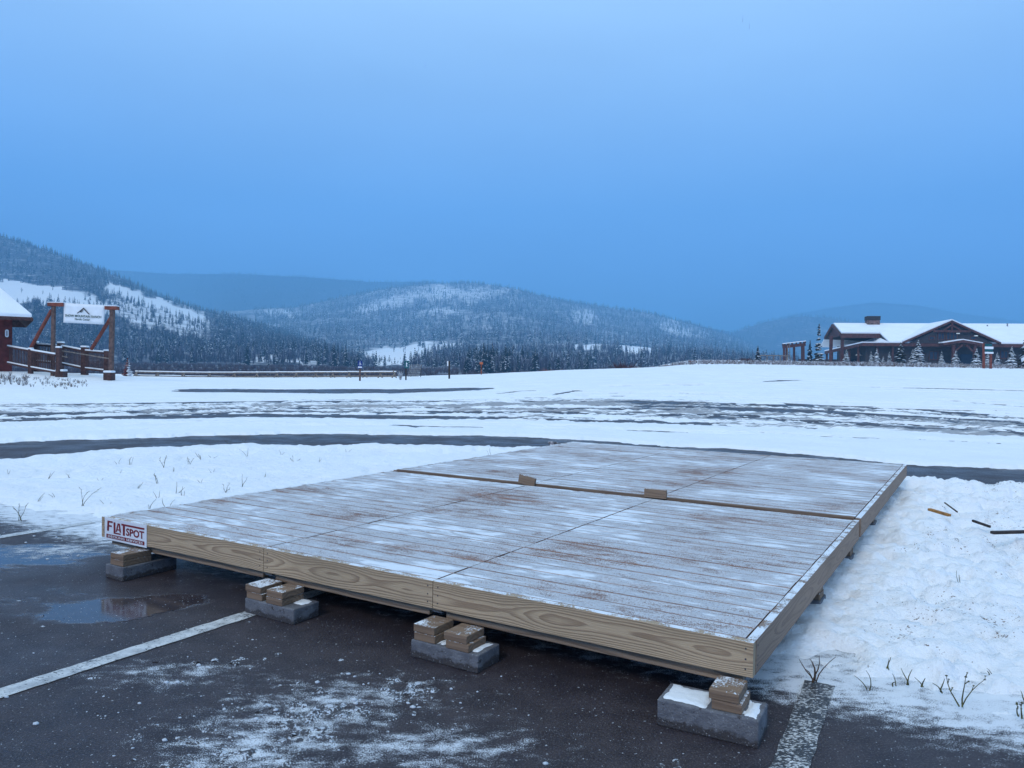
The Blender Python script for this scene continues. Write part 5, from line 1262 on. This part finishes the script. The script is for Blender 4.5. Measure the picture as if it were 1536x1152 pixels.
w = bpy.data.worlds.new('World'); S.world = w; w.use_nodes = True; nt = w.node_tree; nt.nodes.clear()
def wn(t): return nt.nodes.new(t)
out = wn('ShaderNodeOutputWorld'); bgd = wn('ShaderNodeBackground'); nt.links.new(bgd.outputs[0], out.inputs[0])
tc = wn('ShaderNodeTexCoord'); sep = wn('ShaderNodeSeparateXYZ'); nt.links.new(tc.outputs['Generated'], sep.inputs[0])
cr = wn('ShaderNodeValToRGB'); nt.links.new(sep.outputs[2], cr.inputs[0]); e = cr.color_ramp.elements
SKY = [(0.0, (.155, .405, .99)), (.10, (.15, .405, .95)), (.20, (.18, .465, 1.0)), (.42, (.42, .71, 1.10)), (.7, (.64, .91, 1.14)), (1.0, (.84, 1.07, 1.2))]
e[0].position = 0; e[0].color = (*SKY[0][1], 1); e[1].position = 1; e[1].color = (*SKY[-1][1], 1)
for p, c in SKY[1:-1]: k = e.new(p); k.color = (*c, 1)
nz = wn('ShaderNodeTexNoise'); mp = wn('ShaderNodeMapping'); mp.inputs['Scale'].default_value = (1.2, 1.2, 4); nt.links.new(tc.outputs['Generated'], mp.inputs[0]); nt.links.new(mp.outputs[0], nz.inputs[0]); nz.inputs['Scale'].default_value = 1.6; nz.inputs['Detail'].default_value = 5
mr = wn('ShaderNodeMapRange'); nt.links.new(nz.outputs[0], mr.inputs[0]); mr.inputs[1].default_value = .3; mr.inputs[2].default_value = .7; mr.inputs[3].default_value = .93; mr.inputs[4].default_value = 1.06
vm = wn('ShaderNodeVectorMath'); vm.operation = 'SCALE'; nt.links.new(cr.outputs[0], vm.inputs[0]); nt.links.new(mr.outputs[0], vm.inputs['Scale'])
sky = wn('ShaderNodeTexSky'); sky.sky_type = 'NISHITA'; sky.sun_disc = False; SUN_EL, SUN_AZ = R(38), R(-150); sky.sun_elevation = SUN_EL; sky.sun_rotation = SUN_AZ
v2 = wn('ShaderNodeVectorMath'); v2.operation = 'SCALE'; nt.links.new(sky.outputs[0], v2.inputs[0]); v2.inputs['Scale'].default_value = .005
v3 = wn('ShaderNodeVectorMath'); v3.operation = 'ADD'; nt.links.new(vm.outputs[0], v3.inputs[0]); nt.links.new(v2.outputs[0], v3.inputs[1]); nt.links.new(v3.outputs[0], bgd.inputs[0]); bgd.inputs[1].default_value = 1.0
sd = bpy.data.lights.new('sun', 'SUN'); sd.energy = 1.35; sd.angle = R(16); sd.color = (1, .93, .86); so_ = bpy.data.objects.new('sun', sd); COL.objects.link(so_)
dirv = Vector((math.sin(SUN_AZ)*math.cos(SUN_EL), math.cos(SUN_AZ)*math.cos(SUN_EL), math.sin(SUN_EL))); so_.rotation_euler = dirv.to_track_quat('Z', 'Y').to_euler()
S.view_settings.view_transform = 'Standard'; S.view_settings.look = 'None'; S.view_settings.exposure = 0; S.view_settings.gamma = 1
S.cycles.use_denoising = True; S.cycles.max_bounces = 6; S.cycles.volume_bounces = 1
